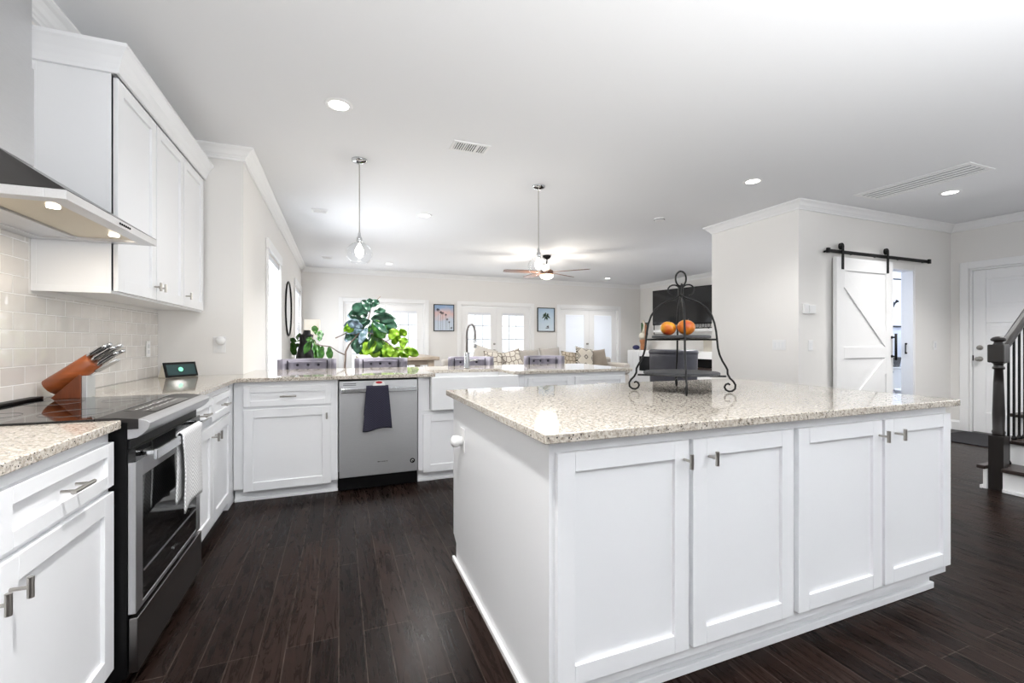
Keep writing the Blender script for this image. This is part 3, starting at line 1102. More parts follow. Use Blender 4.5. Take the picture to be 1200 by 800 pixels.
# ---------------------------------------------------------------- range hood
r = thing('range_hood', 'stainless steel chimney range hood mounted over the range', 'range hood', (0, 0, 0))
HX0, HX1, HY0, HY1 = XL + 0.009, -0.825, 1.865, 2.635
hz0, hz1 = 1.642, 1.673
b = MB()
rim = 0.055
b.box(HX1 - rim, HX1, HY0, HY1, hz0, hz1)
b.box(HX0, HX0 + rim, HY0, HY1, hz0, hz1)
b.box(HX0 + rim, HX1 - rim, HY0, HY0 + rim, hz0, hz1)
b.box(HX0 + rim, HX1 - rim, HY1 - rim, HY1, hz0, hz1)
b.build('rim', M['steel_h'], r, bevel=0.0015)
CX1, CY0, CY1, cz = -1.15, 2.11, 2.37, 1.885
b = MB()
lo = [(HX0, HY0, hz1 + 0.001), (HX1, HY0, hz1 + 0.001), (HX1, HY1, hz1 + 0.001), (HX0, HY1, hz1 + 0.001)]
hi = [(HX0, CY0, cz), (CX1, CY0, cz), (CX1, CY1, cz), (HX0, CY1, cz)]
b.hexa(lo + hi)
cn = b.build('canopy', M['hoodblack'], r)
b = MB().box(HX0, CX1 - 0.002, CY0 + 0.002, CY1 - 0.002, cz + 0.0005, CEIL - 0.002)
b.box(HX0, CX1 + 0.002, CY0 - 0.002, CY1 + 0.002, cz + 0.001, 2.28)
b.build('chimney', M['steel'], r, bevel=0.002)
XS = HX0 + rim + 0.13
MB().box(XS + 0.003, HX1 - rim, HY0 + rim, HY1 - rim, hz0 + 0.012, hz0 + 0.02).build('grease_filter', M['filter'], r)
MB().box(HX0 + rim, XS, HY0 + rim, HY1 - rim, hz0 + 0.004, hz0 + 0.02).build('rear_panel', M['steel_h'], r)
for yy in (HY0 + 0.16, HY1 - 0.16):
    MB().lathe([(0.018, 0), (0.018, 0.006)], (HX1 - rim - 0.05, yy, hz0 + 0.0055), 16).build('hood_lamp', M['bulb'], r)
for k in range(6):
    yy = 2.245 + k * 0.018
    MB().lathe([(0.0045, 0), (0.0045, 0.003)], (HX1 + 0.0002, yy, hz0 + 0.0155), 10, Matrix.Rotation(PI / 2, 3, 'Y')).build('button', M['black'], r)
lamp('hood_lamp_light', 'AREA', (-0.98, 2.25, hz0 - 0.01), 1.9, 0.3, (0, 0, 0), (1.0, 0.9, 0.76))

# ---------------------------------------------------------------- range
r = thing('electric_range', 'stainless steel slide-in electric range with black glass cooktop', 'range', (0, 0, 0))
RY0, RY1 = 1.881, 2.640
b = MB().box(-1.285, -0.672, RY0, RY1, 0.03, 0.903)
b.build('body', M['black'], r, bevel=0.002)
b = MB().box(-1.27, -0.76, RY0 - 0.0, RY1 + 0.0, 0.9035, 0.9205)
b.build('cooktop', M['black_gloss'], r, bevel=0.002)
b = MB().box(-1.287, -1.243, RY0 + 0.003, RY1 - 0.003, 0.921, 0.932)
b.build('rear_vent_trim', M['black'], r, bevel=0.003)
prof = [(-0.759, 0.9035), (-0.759, 0.922), (-0.70, 0.921), (-0.641, 0.914), (-0.641, 0.880), (-0.671, 0.880), (-0.671, 0.9035)]
MB().prism(prof, RY0, RY1, 'y').build('control_panel', M['panel'], r, bevel=0.001)
prof = [(-0.6405, 0.9145), (-0.618, 0.909), (-0.607, 0.899), (-0.612, 0.880), (-0.628, 0.862), (-0.645, 0.850), (-0.671, 0.846), (-0.671, 0.8795), (-0.6405, 0.8795)]
MB().prism(prof, RY0, RY1, 'y').build('front_trim', M['steel_h'], r, bevel=0.001)
MB().box(-0.7585, -0.7545, RY0 + 0.12, RY1 - 0.02, 0.9223, 0.9236).build('panel_divider', M['chrome'], r)
b = MB().prism([(-0.742, 0.9225), (-0.645, 0.9155), (-0.645, 0.9165), (-0.742, 0.9235)], RY0 + 0.17, RY1 - 0.17, 'y')
b.build('touch_display', M['black_gloss'], r)
b = MB()
random.seed(3)
for k in range(26):
    yy = RY0 + 0.21 + (k % 13) * 0.028
    xx = -0.715 + (k // 13) * 0.032 + random.uniform(-0.004, 0.004)
    zz = 0.9225 - (xx + 0.742) * 0.072 + 0.0012
    b.box(xx - 0.003, xx + 0.003, yy - 0.005, yy + 0.004, zz, zz + 0.0006)
b.build('touch_marks', M['paper'], r)
# cooking zones
for (x, y, rr) in ((-1.12, 2.08, 0.075), (-1.12, 2.45, 0.09), (-0.89, 2.08, 0.1), (-0.89, 2.45, 0.07)):
    b = MB()
    b.tube([(x + rr * math.cos(t * PI / 20), y + rr * math.sin(t * PI / 20), 0.9206) for t in range(40)], 0.0006, 4, True)
    b.build('burner_marking', M['vent'], r)
# oven door
b = MB()
dx0, dx1 = -0.671, -0.648
b.box(dx0, dx1, RY0 + 0.003, RY0 + 0.06, 0.245, 0.765)
b.box(dx0, dx1, RY1 - 0.06, RY1 - 0.003, 0.245, 0.765)
b.box(dx0, dx1, RY0 + 0.06, RY1 - 0.06, 0.705, 0.765)
b.box(dx0, dx1, RY0 + 0.06, RY1 - 0.06, 0.245, 0.262)
dr = b.build('oven_door', M['steel_h'], r, bevel=0.002)
MB().box(dx0, dx1 - 0.002, RY0 + 0.061, RY1 - 0.061, 0.263, 0.704).build('oven_glass', M['black_gloss'], dr)
MB().box(dx0, dx1 - 0.001, RY0 + 0.003, RY1 - 0.003, 0.7655, 0.812).build('top_band', M['black_gloss'], dr)
b = MB().box(dx1 - 0.0018, dx1 - 0.0002, RY0 + 0.073, RY1 - 0.073, 0.36, 0.366)
b.build('glass_trim', M['steel_h'], dr)
b = MB()
b.box(-0.605, -0.592, RY0 + 0.022, RY1 - 0.022, 0.766, 0.802)
b.box(-0.6475, -0.605, RY0 + 0.05, RY0 + 0.075, 0.776, 0.794)
b.box(-0.6475, -0.605, RY1 - 0.075, RY1 - 0.05, 0.776, 0.794)
b.build('door_handle', M['chrome'], dr, bevel=0.003)
b = MB()
b.lathe([(0.009, 0), (0.009, 0.0015)], (dx1 - 0.0002, 2.26, 0.31), 12, Matrix.Rotation(PI / 2, 3, 'Y'))
b.box(dx1 - 0.0002, dx1 + 0.001, 2.272, 2.30, 0.307, 0.313)
b.build('badge', M['chrome'], dr)
b = MB().box(-0.671, -0.664, RY0 + 0.003, RY1 - 0.003, 0.8125, 0.843)
b.build('vent_gap', M['black'], r)
b = MB().box(-0.668, -0.642, RY0 + 0.002, RY1 - 0.002, 0.045, 0.232)
b.build('storage_drawer', M['dark_steel'], r, bevel=0.003)
for yy in (RY0 + 0.05, RY1 - 0.05):
    for xx in (-1.22, -0.72):
        MB().lathe([(0.018, 0.001), (0.018, 0.0295)], (xx, yy, 0), 12).build('foot', M['black'], r)


# ---- towels (draped over a bar)
def towel(name, m, P, width_fn, y0, y1, zt, front_len, back_len, rad, axis, label, out, folds=0.006, seed=1):
    """P: position of bar centre on the out axis; y0..y1 span along bar"""
    b = MB()
    n = 40
    tot = front_len + back_len + PI * rad

    def fn(u, v):
        s = v * tot
        a = y0 + (y1 - y0) * u
        if s < back_len:
            o, z = -rad, zt - (back_len - s)
        elif s < back_len + PI * rad:
            t = (s - back_len) / rad
            o, z = -rad * math.cos(t), zt + rad * math.sin(t)
        else:
            d = s - back_len - PI * rad
            o, z = rad, zt - d
        hang = max(0, zt - z)
        fold = folds * math.sin(u * 9 + seed) * min(1, hang * 6)
        c = (y0 + y1) / 2
        a = c + (a - c) * width_fn(hang)
        if o > 0:
            o += fold + 0.004 * min(1, hang * 5)
            z -= 0.012 * math.sin(u * 5 + seed) * min(1, hang * 3)
        else:
            o += min(0, fold)*0.3
        if axis == 'x':
            return (P + out * o, a, z)
        return (a, P + out * o, z)
    b.grid(fn, 26, n)
    o = b.build(name, m, None, smooth=True, solid=0.005)
    return tag(o, label, 'towel')


towel('dish_towel', M['white_towel'], -0.5985, lambda h: 1.0 - 0.10 * math.sin(min(1, h * 4) * PI), 2.15, 2.42, 0.803, 0.31, 0.28, 0.0105, 'x',
      'white waffle-weave towel hanging from the oven handle', 1, 0.004, 2)

# ---------------------------------------------------------------- dishwasher
r = thing('dishwasher', 'stainless steel dishwasher in the peninsula beneath the granite counter', 'dishwasher', (0, 0, 0))
DX0, DX1 = -0.003, 0.613
b = MB().box(DX0 + 0.004, DX1 - 0.004, 3.73, 4.28, 0.012, 0.875)
b.build('body', M['black'], r)
b = MB().box(DX0 + 0.006, DX1 - 0.006, 3.695, 3.7295, 0.112, 0.868)
dr = b.build('door', M['steel'], r, bevel=0.004)
b = MB().box(DX0 + 0.008, DX1 - 0.008, 3.755, 3.775, 0.002, 0.108)
b.box(DX0 + 0.008, DX1 - 0.008, 3.715, 3.729, 0.012, 0.108)
b.build('toe_kick', M['black'], r)
b = MB()
b.box(DX0 + 0.02, DX1 - 0.02, 3.643, 3.660, 0.778, 0.815)
for x in (DX0 + 0.045, DX1 - 0.045):
    b.box(x - 0.012, x + 0.012, 3.660, 3.6945, 0.79, 0.808)
b.build('handle', M['chrome'], dr, bevel=0.004)
for z in (0.833, 0.845):
    MB().box(DX0 + 0.035, DX0 + 0.13, 3.6935, 3.6948, z, z + 0.005).build('vent_slot', M['vent'], dr)
b = MB()
for k, wd in enumerate((0.010, 0.006, 0.005, 0.006, 0.008, 0.004, 0.007)):
    x = 0.290 + k * 0.0115
    b.box(x, x + wd, 3.6935, 3.6948, 0.213, 0.219)
b.build('maker_plate', M['charcoal'], dr)
b = MB().lathe([(0.020, 0), (0.020, 0.0012), (0.017, 0.002)], (0.566, 3.6948, 0.200), 24, Matrix.Rotation(PI / 2, 3, 'X'))
bd = b.build('round_badge', M['black'], dr)
b = MB()
b.tube([(0.566 + 0.009 * math.cos(t), 3.6922, 0.200 + 0.009 * math.sin(t)) for t in [k * 0.5 for k in range(10)]], 0.0018, 6)
b.tube([(0.558, 3.6922, 0.200), (0.566, 3.6922, 0.206), (0.574, 3.6922, 0.201)], 0.0018, 6)
b.build('badge_mark', M['paper'], bd)
tw = towel('hand_towel', M['navy_towel'], 3.6525, lambda h: 0.84 + 0.85 * h, 0.185, 0.385, 0.819, 0.335, 0.22, 0.0115, 'y',
           'dark navy towel hanging from the dishwasher handle', -1, 0.008, 1)
b = MB()
pts = [(0.2965 + 0.048 * math.cos(t), 0.832 + 0.042 * math.sin(t)) for t in [PI * k / 14 for k in range(15)]]
b.prism(pts, 3.6365, 3.6385, 'y')
lb = b.build('towel_tag', M['paper'], tw)
plabel(lb, 'white half-round tag with red oval')
b = MB().lathe([(1, 0), (1, 0.001)], (0.2965, 3.6362, 0.857), 24, Matrix.Rotation(PI / 2, 3, 'X') @ Matrix.Diagonal((0.026, 0.010, 1)))
b.build('red_oval', M['red'], tw)

# ---------------------------------------------------------------- farmhouse sink + faucet
r = thing('farmhouse_sink', 'white apron-front farmhouse sink set in the peninsula', 'sink', (0, 0, 0))
sx0, sx1, sy0, sy1, sz0, sz1 = 0.715, 1.492, 3.645, 4.14, 0.605, 0.8835
b = MB()
t = 0.022
b.box(sx0, sx1, sy0, sy0 + 0.03, sz0, sz1)
b.build('apron', M['gloss_white'], r, bevel=0.008, seg=3)
b = MB()
b.box(sx0, sx0 + t, sy0 + 0.0305, sy1, sz0 + 0.001, sz1)
b.box(sx1 - t, sx1, sy0 + 0.0305, sy1, sz0 + 0.001, sz1)
b.box(sx0 + t, sx1 - t, sy1 - t, sy1, sz0 + 0.001, sz1)
b.box(sx0 + t, sx1 - t, sy0 + 0.0305, sy1 - t, sz0 + 0.001, sz0 + 0.03)
b.build('basin', M['gloss_white'], r)
MB().lathe([(0.045, 0), (0.04, 0.004), (0.03, 0.002)], (1.10, 3.9, sz0 + 0.0305), 20).build('drain', M['chrome'], r, smooth=True)

r = thing('kitchen_faucet', 'tall chrome gooseneck spring faucet behind the farmhouse sink', 'faucet', (1.19, 4.27, 0.914))
MB().lathe([(0.030, 0.0005), (0.030, 0.008), (0.025, 0.014), (0.025, 0.15), (0.020, 0.16)], (0, 0, 0), 20).build('base', M['chrome'], r, smooth=True)
pts = [(0, 0, 0.16), (0, 0, 0.30)]
for k in range(0, 13):
    a = PI - PI * k / 12
    pts.append((0.020 + 0.020 * math.cos(a), -0.075 - 0.075 * math.cos(a), 0.34 + 0.095 * math.sin(a)))
pts += [(0.040, -0.15, 0.29)]
MB().tube(pts, 0.0115, 12).build('spout_arch', M['dark_steel'], r, smooth=True)
# spring coil round the neck
co = []
for k in range(150):
    z = 0.18 + 0.16 * k / 150
    a = k * 0.85
    co.append((0.0125 * math.cos(a), 0.0125 * math.sin(a), z))
MB().tube(co, 0.002, 5).build('spring', M['dark_steel'], r, smooth=True)
MB().lathe([(0.011, 0), (0.016, -0.02), (0.017, -0.08), (0.013, -0.09)], (0.040, -0.15, 0.29), 16).build('spray_head', M['chrome'], r, smooth=True)
MB().tube([(0.024, 0, 0.075), (0.05, 0, 0.078), (0.11, -0.01, 0.085)], [0.010, 0.008, 0.006], 10).build('lever', M['chrome'], r, smooth=True)

# ---------------------------------------------------------------- knife block, smart display
r = thing('knife_block', 'slanted cherry wood knife block beside the range, full of knives', 'knife block', (-1.288, 2.697, 0.9145), 0)
# leaning body: local x is the lean direction
L_ = Vector((0.79, 0, 0.61)).normalized()
Nn = Vector((-L_.z, 0, L_.x))
o0 = Vector((0.0, 0, 0.0))
b = MB()
q = []
seg = 20
Rr = 0.046
blk_len = 0.20


def blk(t, a):
    c_ = Vector((0.042, 0, 0.050)) + L_ * t
    return c_ + Nn * (Rr * 0.95 * math.cos(a)) + Vector((0, 1, 0)) * (Rr * 1.1 * math.sin(a))


rings = []
for t in (0.0, 0.002, blk_len - 0.003, blk_len):
    sc = 0.93 if t in (0.0, blk_len) else 1
    ring = []
    for k in range(seg):
        a = 2 * PI * k / seg
        p = blk(t, a)
        cc = Vector((0.042, 0, 0.050)) + L_ * t
        p = cc + (p - cc) * sc
        p.z = max(p.z, 0.0005)
        ring.append(b.bm.verts.new(p))
    rings.append(ring)
for i in range(3):
    for k in range(seg):
        b.bm.faces.new((rings[i][k], rings[i][(k + 1) % seg], rings[i + 1][(k + 1) % seg], rings[i + 1][k]))
b.bm.faces.new(list(reversed(rings[0])))
b.bm.faces.new(rings[-1])
b.build('slanted_body', M['block'], r, smooth=True)
b = MB().prism([(0.055, 0.0005), (0.168, 0.0005), (0.168, 0.110), (0.160, 0.110)], -0.045, 0.045, 'y')
b.build('support_wedge', M['blockdark'], r, bevel=0.003)
b = MB().box(0.1685, 0.188, -0.040, 0.040, 0.0005, 0.105)
b.build('front_plate', M['steel'], r, bevel=0.002)
hand = [(0.028, -0.026, 0.085), (0.029, 0.0, 0.10), (0.028, 0.026, 0.09), (0.002, -0.030, 0.11), (0.003, 0.0, 0.125), (0.002, 0.030, 0.12), (-0.024, -0.02, 0.10), (-0.024, 0.018, 0.115)]
for i, (n_, y_, ln) in enumerate(hand):
    k = tag(bpy.data.objects.new('kitchen_knife', None), ['x'][0], 'knife')
    COL.objects.link(k)
    base = Vector((0.042, 0, 0.050)) + L_ * (blk_len + 0.001) + Nn * n_ + Vector((0, y_, 0))
    k.parent = None
    wm = Matrix.Translation(r.location) 
    rot = Matrix((Nn, Vector((0, 1, 0)), L_)).transposed().to_4x4()
    k.matrix_world = wm @ Matrix.Translation(base) @ rot
    h = MB()
    pts = [(0, 0, 0.0005), (0, 0, 0.002), (0.001, 0, 0.012), (0.003, 0, 0.04), (0.002, 0, ln * 0.7), (-0.001, 0, ln * 0.92), (-0.006, 0, ln)]
    h.tube(pts, [0.007, 0.008, 0.0085, 0.0095, 0.009, 0.010, 0.007], 10)
    h.build('handle', M['chrome'] if i % 3 != 2 else M['steel'], k, smooth=True)
    h = MB().box(-0.0035, 0.0035, -0.0105, 0.0105, 0.018, ln * 0.85)
    h.build('grip_inlay', M['handle_dark'], k)
    rows = ['upper', 'upper', 'upper', 'middle', 'middle', 'middle', 'lowest', 'lowest']
    k['label'] = ['steel-handled knife in the upper row of the block, nearest the camera side', 'steel-handled knife at the centre of the upper row of the block',
                  'steel-handled knife in the upper row of the block, by the tiled wall side', 'long steel-handled knife in the middle row, nearest the camera side',
                  'longest steel-handled knife at the centre of the block', 'long steel-handled knife in the middle row by the far side',
                  'steel-handled knife in the lowest row, nearest the camera side', 'steel-handled knife in the lowest row by the far side'][i]
    k['group'] = 'knives standing in the knife block'
k = thing('kitchen_shears', 'grey kitchen shears hanging low on the front of the knife block', 'scissors', (0, 0, 0))
k.matrix_world = Matrix.Translation(r.location) 
b = MB()
for s in (-1, 1):
    b.tube([(0.250 + 0.038 * math.cos(t), s * 0.014 + 0.011 * math.sin(t), 0.150 + 0.026 * math.cos(t)) for t in [2 * PI * q / 20 for q in range(20)]], 0.0055, 8, True)
b.build('finger_loop', M['steel'], k, smooth=True)
b = MB().prism([(0.186, 0.108), (0.192, 0.1065), (0.222, 0.128), (0.217, 0.135)], -0.006, 0.006, 'y')
b.build('blade', M['chrome'], k)

r = thing('smart_display', 'black framed tabletop display with green dot on the corner counter', 'smart display', (-1.10, 3.98, 0.9145), math.radians(50))
b = MB().prism([(-0.012, 0.0), (0.075, 0.0), (0.060, 0.03), (0.035, 0.092), (0.020, 0.098)], -0.112, 0.112, 'x')
b.build('stand', M['shell'], r, bevel=0.003)
# angled screen slab
fa = math.atan2(0.098, 0.032)
b = MB().box(-0.117, 0.117, -0.010, 0.0, 0.0, 0.112)
scr = b.build('bezel', M['black'], r, bevel=0.002, loc=(0, -0.014, 0.002), rot=(-(PI / 2 - fa), 0, 0))
MB().box(-0.102, 0.102, -0.0115, -0.0102, 0.014, 0.094).build('screen', M['screen'], scr)
MB().lathe([(0.017, 0), (0.017, 0.0008)], (-0.005, -0.0116, 0.056), 20, Matrix.Rotation(PI / 2, 3, 'X')).build('green_dot', M['screendot'], scr)


# ---------------------------------------------------------------- plates on walls
def plate(label, loc, rz, w=0.072, h=0.117, kind='outlet', n=1, name='wall_outlet', cat='outlet'):
    """local: front faces -y"""
    o = thing(name, label, cat, loc, rz, 'white electrical plates')
    MB().box(-w / 2, w / 2, -0.006, -0.0008, -h / 2, h / 2).build('cover_plate', M['plastic'], o, bevel=0.002)
    b = MB()
    for k in range(n):
        x = (k - (n - 1) / 2) * 0.046
        if kind == 'switch':
            b.box(x - 0.016, x + 0.016, -0.0095, -0.0062, -0.032, 0.032)
        else:
            b.box(x - 0.016, x + 0.016, -0.008, -0.0062, 0.006, 0.034)
            b.box(x - 0.016, x + 0.016, -0.008, -0.0062, -0.034, -0.006)
    b.build('rocker' if kind == 'switch' else 'socket', M['gloss_white'], o)
    return o


o = plate('white outlet with plug-in night light on the short recess wall', (-0.888, YB, 1.155), 0, w=0.085, h=0.13)
MB().lathe([(0.03, 0), (0.034, 0.01), (0.030, 0.035), (0.012, 0.045)], (0.01, -0.0085, 0.03), 18, Matrix.Rotation(PI / 2, 3, 'X')).build('plug_in', M['plastic'], o, smooth=True)
plate('white outlet on the tiled splashback beside the corner', (XL + 0.009, 3.95, 1.125), PI / 2)
plate('white three-gang light switch on the side of the boxed wall corner', (XJ, 3.63, 1.14), -PI / 2, w=0.165, n=3, kind='switch', name='light_switch', cat='light switch')
plate('white light switch left of the barn door, below the thermostat', (4.93, YJ0, 1.135), 0, kind='switch', name='light_switch', cat='light switch')
plate('white light switch between the powder room opening and the entry wall', (7.33, YJ0, 1.13), 0, kind='switch', name='light_switch', cat='light switch')
o = thing('thermostat', 'white square thermostat pair beside the boxed wall corner', 'thermostat', (4.88, YJ0, 1.545))
MB().box(-0.075, -0.004, -0.024, -0.001, -0.055, 0.055).build('keypad', M['plastic'], o, bevel=0.004)
MB().box(0.004, 0.105, -0.028, -0.001, -0.052, 0.04).build('controller', M['plastic'], o, bevel=0.004)

# ---------------------------------------------------------------- barn door + track
BX0, BX1, BZ = 5.262, 6.30, 2.145
r = thing('barn_door', 'white sliding barn door with K-brace hung on black rollers', 'door', (0, 0, 0))
yb1 = YJ0 - 0.032
yb0 = yb1 - 0.028
b = MB().box(BX0, BX1, yb0, yb1, 0.012, BZ)
lf = b.build('door_slab', M['trim'], r, bevel=0.002)
b = MB()
f = 0.13
ya, yb_ = yb0 - 0.014, yb0 - 0.0005
b.box(BX0, BX0 + f, ya, yb_, 0.012, BZ)
b.box(BX1 - f, BX1, ya, yb_, 0.012, BZ)
b.box(BX0 + f, BX1 - f, ya, yb_, BZ - 0.15, BZ)
b.box(BX0 + f, BX1 - f, ya, yb_, 0.012, 0.20)
zc0, zc1 = 0.985, 1.115
b.box(BX0 + f, BX1 - f, ya, yb_, zc0, zc1)


def brace(za, zb):
    xa, xb = BX0 + f, BX1 - f
    d = Vector((xb - xa, 0, zb - za)).normalized()
    wv = 0.115
    hz = wv / abs(d.x) * 0.5
    b.prism([(xa, za - (0 if zb > za else hz)), (xa, za + (hz if zb > za else 0)), (xb - 0.0, zb + (0 if zb > za else hz)), (xb, zb - (hz if zb > za else 0))], ya, yb_, 'y')


b.prism([(BX0 + f, BZ - 0.15 - 0.19), (BX0 + f, BZ - 0.15), (BX0 + f + 0.02, BZ - 0.15), (BX1 - f, zc1 + 0.19), (BX1 - f, zc1), (BX1 - f - 0.02, zc1)], ya, yb_, 'y')
b.prism([(BX0 + f, 0.20 + 0.19), (BX0 + f, 0.20), (BX0 + f + 0.02, 0.20), (BX1 - f, zc0 - 0.19), (BX1 - f, zc0), (BX1 - f - 0.02, zc0)], ya, yb_, 'y')
b.build('brace_frame', M['trim'], r, bevel=0.003)
b = MB()
b.tube([(BX1 - 0.03, ya - 0.045, 0.955), (BX1 - 0.03, ya - 0.045, 1.275)], 0.013, 12)
for z in (1.0, 1.23):
    b.tube([(BX1 - 0.03, ya - 0.001, z), (BX1 - 0.03, ya - 0.045, z)], 0.009, 10)
    b.lathe([(0.018, 0), (0.018, 0.006)], (BX1 - 0.03, ya - 0.0008, z), 14, Matrix.Rotation(PI / 2, 3, 'X'))
b.build('pull_handle', M['black_metal'], r, smooth=True)
for x in (BX0 + 0.10, BX1 - 0.11):
    b = MB()
    b.box(x - 0.02, x + 0.02, ya - 0.007, ya - 0.001, BZ - 0.14, BZ + 0.055)
    b.box(x - 0.02, x + 0.02, ya - 0.007, ya - 0.001, BZ + 0.055, BZ + 0.13)
    hb = b.build('roller_strap', M['black_metal'], r, bevel=0.001)
    MB().lathe([(0.04, 0), (0.04, 0.02)], (x, ya + 0.024, BZ + 0.125), 20, Matrix.Rotation(PI / 2, 3, 'X')).build('roller', M['black_metal'], hb)
TZ = BZ + 0.062
r = thing('barn_door_track', 'black steel barn door track above the powder room doorway', 'door track', (0, 0, 0))
b = MB().box(5.12, 7.10, yb1 - 0.028, yb1 - 0.020, TZ - 0.0195, TZ + 0.0195)
b.build('rail', M['black_metal'], r, bevel=0.001)
b = MB()
for x in (5.16, 5.62, 6.06, 6.52, 7.04):
    b.tube([(x, yb1 - 0.021, TZ), (x, YJ0 - 0.001, TZ)], 0.011, 10)
b.build('standoff', M['black_metal'], r)
b = MB()
for x in (5.135, 7.075):
    b.box(x - 0.02, x + 0.02, yb1 - 0.045, yb1 - 0.018, TZ - 0.026, TZ + 0.03)
b.build('end_stop', M['black_metal'], r, bevel=0.004)
# small pull on the door jamb
b = MB()
b.tube([(6.842, YJ0 + 0.075, 1.02), (6.842, YJ0 + 0.075, 1.16)], 0.007, 8)
for z in (1.03, 1.15):
    b.tube([(6.857, YJ0 + 0.075, z), (6.842, YJ0 + 0.075, z)], 0.006, 8)
    b.lathe([(0.012, 0), (0.012, 0.003)], (6.857, YJ0 + 0.075, z), 12, Matrix.Rotation(-PI / 2, 3, 'Y'))
tag(b.build('jamb_pull', M['black_metal'], None, smooth=True), 'small black pull on the white jamb of the powder room doorway', 'handle')

# ---- powder room: toilet, basket, picture
r = thing('toilet', 'white toilet seen through the powder room doorway', 'toilet', (8.24, 4.49, 0))
b = MB().box(-0.2, 0.2, -0.19, -0.005, 0.40, 0.745)
b.build('tank', M['gloss_white'], r, bevel=0.02, seg=3)
b = MB().box(-0.215, 0.215, -0.2, -0.003, 0.746, 0.775)
b.build('tank_lid', M['gloss_white'], r, bevel=0.008)
prof = [(0.11, 0.001), (0.115, 0.03), (0.095, 0.12), (0.12, 0.25), (0.18, 0.34), (0.19, 0.395)]
MB().lathe(prof, (0, -0.42, 0), 24, Matrix.Diagonal((1, 1.25, 1))).build('bowl', M['gloss_white'], r, smooth=True)
MB().lathe([(0.19, 0.397), (0.197, 0.405), (0.197, 0.43), (0.185, 0.44), (0.0001, 0.442)], (0, -0.42, 0), 24, Matrix.Diagonal((1, 1.25, 1)), cap=False).build('seat_lid', M['gloss_white'], r, smooth=True)
MB().lathe([(0.016, 0), (0.016, 0.012)], (-0.12, -0.1905, 0.70), 14, Matrix.Rotation(PI / 2, 3, 'X')).build('flush_lever', M['chrome'], r)
b = MB().hexa([(8.21, 4.32, 0.776), (8.36, 4.32, 0.776), (8.36, 4.46, 0.776), (8.21, 4.46, 0.776), (8.17, 4.30, 0.93), (8.37, 4.30, 0.93), (8.37, 4.48, 0.93), (8.17, 4.48, 0.93)])
tag(b.build('wicker_basket', M['wicker'], None, bevel=0.008), 'grey woven basket standing on the toilet tank lid', 'basket')
r = thing('framed_picture', 'white framed print with small leaf motif on the powder room wall', 'picture', (8.56, 4.498, 1.82))
b = MB()
for a in ((-0.2, -0.18, -0.4, 0.4), (0.18, 0.2, -0.4, 0.4), (-0.18, 0.18, 0.38, 0.4), (-0.18, 0.18, -0.4, -0.38)):
    b.box(a[0], a[1], -0.025, -0.001, a[2], a[3])
b.build('frame', M['gasket'], r)
MB().box(-0.18, 0.18, -0.012, -0.001, -0.38, 0.38).build('print', M['bathwall'], r)
b = MB()
for k in range(4):
    b.lathe([(1, 0), (1, 0.001)], (0.0 + 0.03 * (k - 1.5), -0.0135, 0.02 * (k - 1.5)), 12, Matrix.Rotation(0.6 * k, 3, 'Y') @ Matrix.Rotation(PI / 2, 3, 'X') @ Matrix.Diagonal((0.018, 0.05, 1)))
b.build('leaf_motif', M['ink'], r)
lamp('powder_room_fill', 'POINT', (7.6, 4.0, 2.45), 45, 0.12, None, (0.86, 0.92, 1.0))  # lamp without a fixture, added to light the powder room

# ---------------------------------------------------------------- staircase
SX, SY1, SY0 = 4.83, 1.93, 0.93
RISE, RUN, NS = 0.19, 0.255, 10
r = thing('staircase', 'staircase with white risers and dark treads at the right edge', 'staircase', (0, 0, 0))
NX, NY, s_ = 4.888, 1.862, 0.0445
g = 0.001


def notched(x0, x1, y0, y1):
    """step outline with a square notch for the newel at the far front corner"""
    return [(x0, y0), (x1, y0), (x1, y1), (x0, y1), (x0, NY + s_ + g), (NX + s_ + g, NY + s_ + g), (NX + s_ + g, NY - s_ - g), (x0, NY - s_ - g)]


b = MB()
b.prism(notched(SX, SX + RUN, SY0, SY1), 0.001, RISE - 0.03)
for k in range(1, NS):
    x = SX + k * RUN
    b.box(x, x + RUN, SY0, SY1, 0.001, (k + 1) * RISE - 0.03)
b.build('riser_block', M['trim'], r)
MB().prism(notched(SX - 0.03, SX + RUN - 0.001, SY0, SY1 + 0.03), RISE - 0.0295, RISE).build('tread', M['tread'], r, bevel=0.006)
for k in range(1, NS):
    x = SX + k * RUN
    MB().box(x - 0.03, x + RUN - (0.001 if k < NS - 1 else 0), SY0, SY1 + 0.03, (k + 1) * RISE - 0.0295, (k + 1) * RISE).build('tread', M['tread'], r, bevel=0.008)
b = MB()
b.box(SX - 0.016, SX - 0.0008, SY0, NY - s_ - 0.002, 0.001, 0.028)
b.build('base_shoe', M['trim'], r, bevel=0.004)
b = MB()
b.box(SX - 0.016, SX + NS * RUN, SY1 + 0.0008, SY1 + 0.016, 0.001, 0.028)
b.build('base_shoe', M['trim'], r, bevel=0.004)
r2 = thing('newel_post', 'dark turned newel post with round cap at the foot of the stairs', 'newel post', (NX, NY, 0.0015))
b = MB().box(-s_, s_, -s_, s_, 0.0, 0.43)
b.build('square_base', M['newelwood'], r2, bevel=0.003)
MB().lathe([(0.040, 0.43), (0.036, 0.445), (0.040, 0.46), (0.034, 0.475), (0.036, 0.6), (0.030, 0.85), (0.026, 0.955), (0.036, 0.962), (0.036, 0.975), (0.028, 0.985), (0.030, 1.0), (0.042, 1.01)], (0, 0, 0), 24).build('turned_shaft', M['newelwood'], r2, smooth=True)
s2 = 0.05
MB().box(-s2, s2, -s2, s2, 1.01, 1.155).build('square_block', M['newelwood'], r2, bevel=0.01)
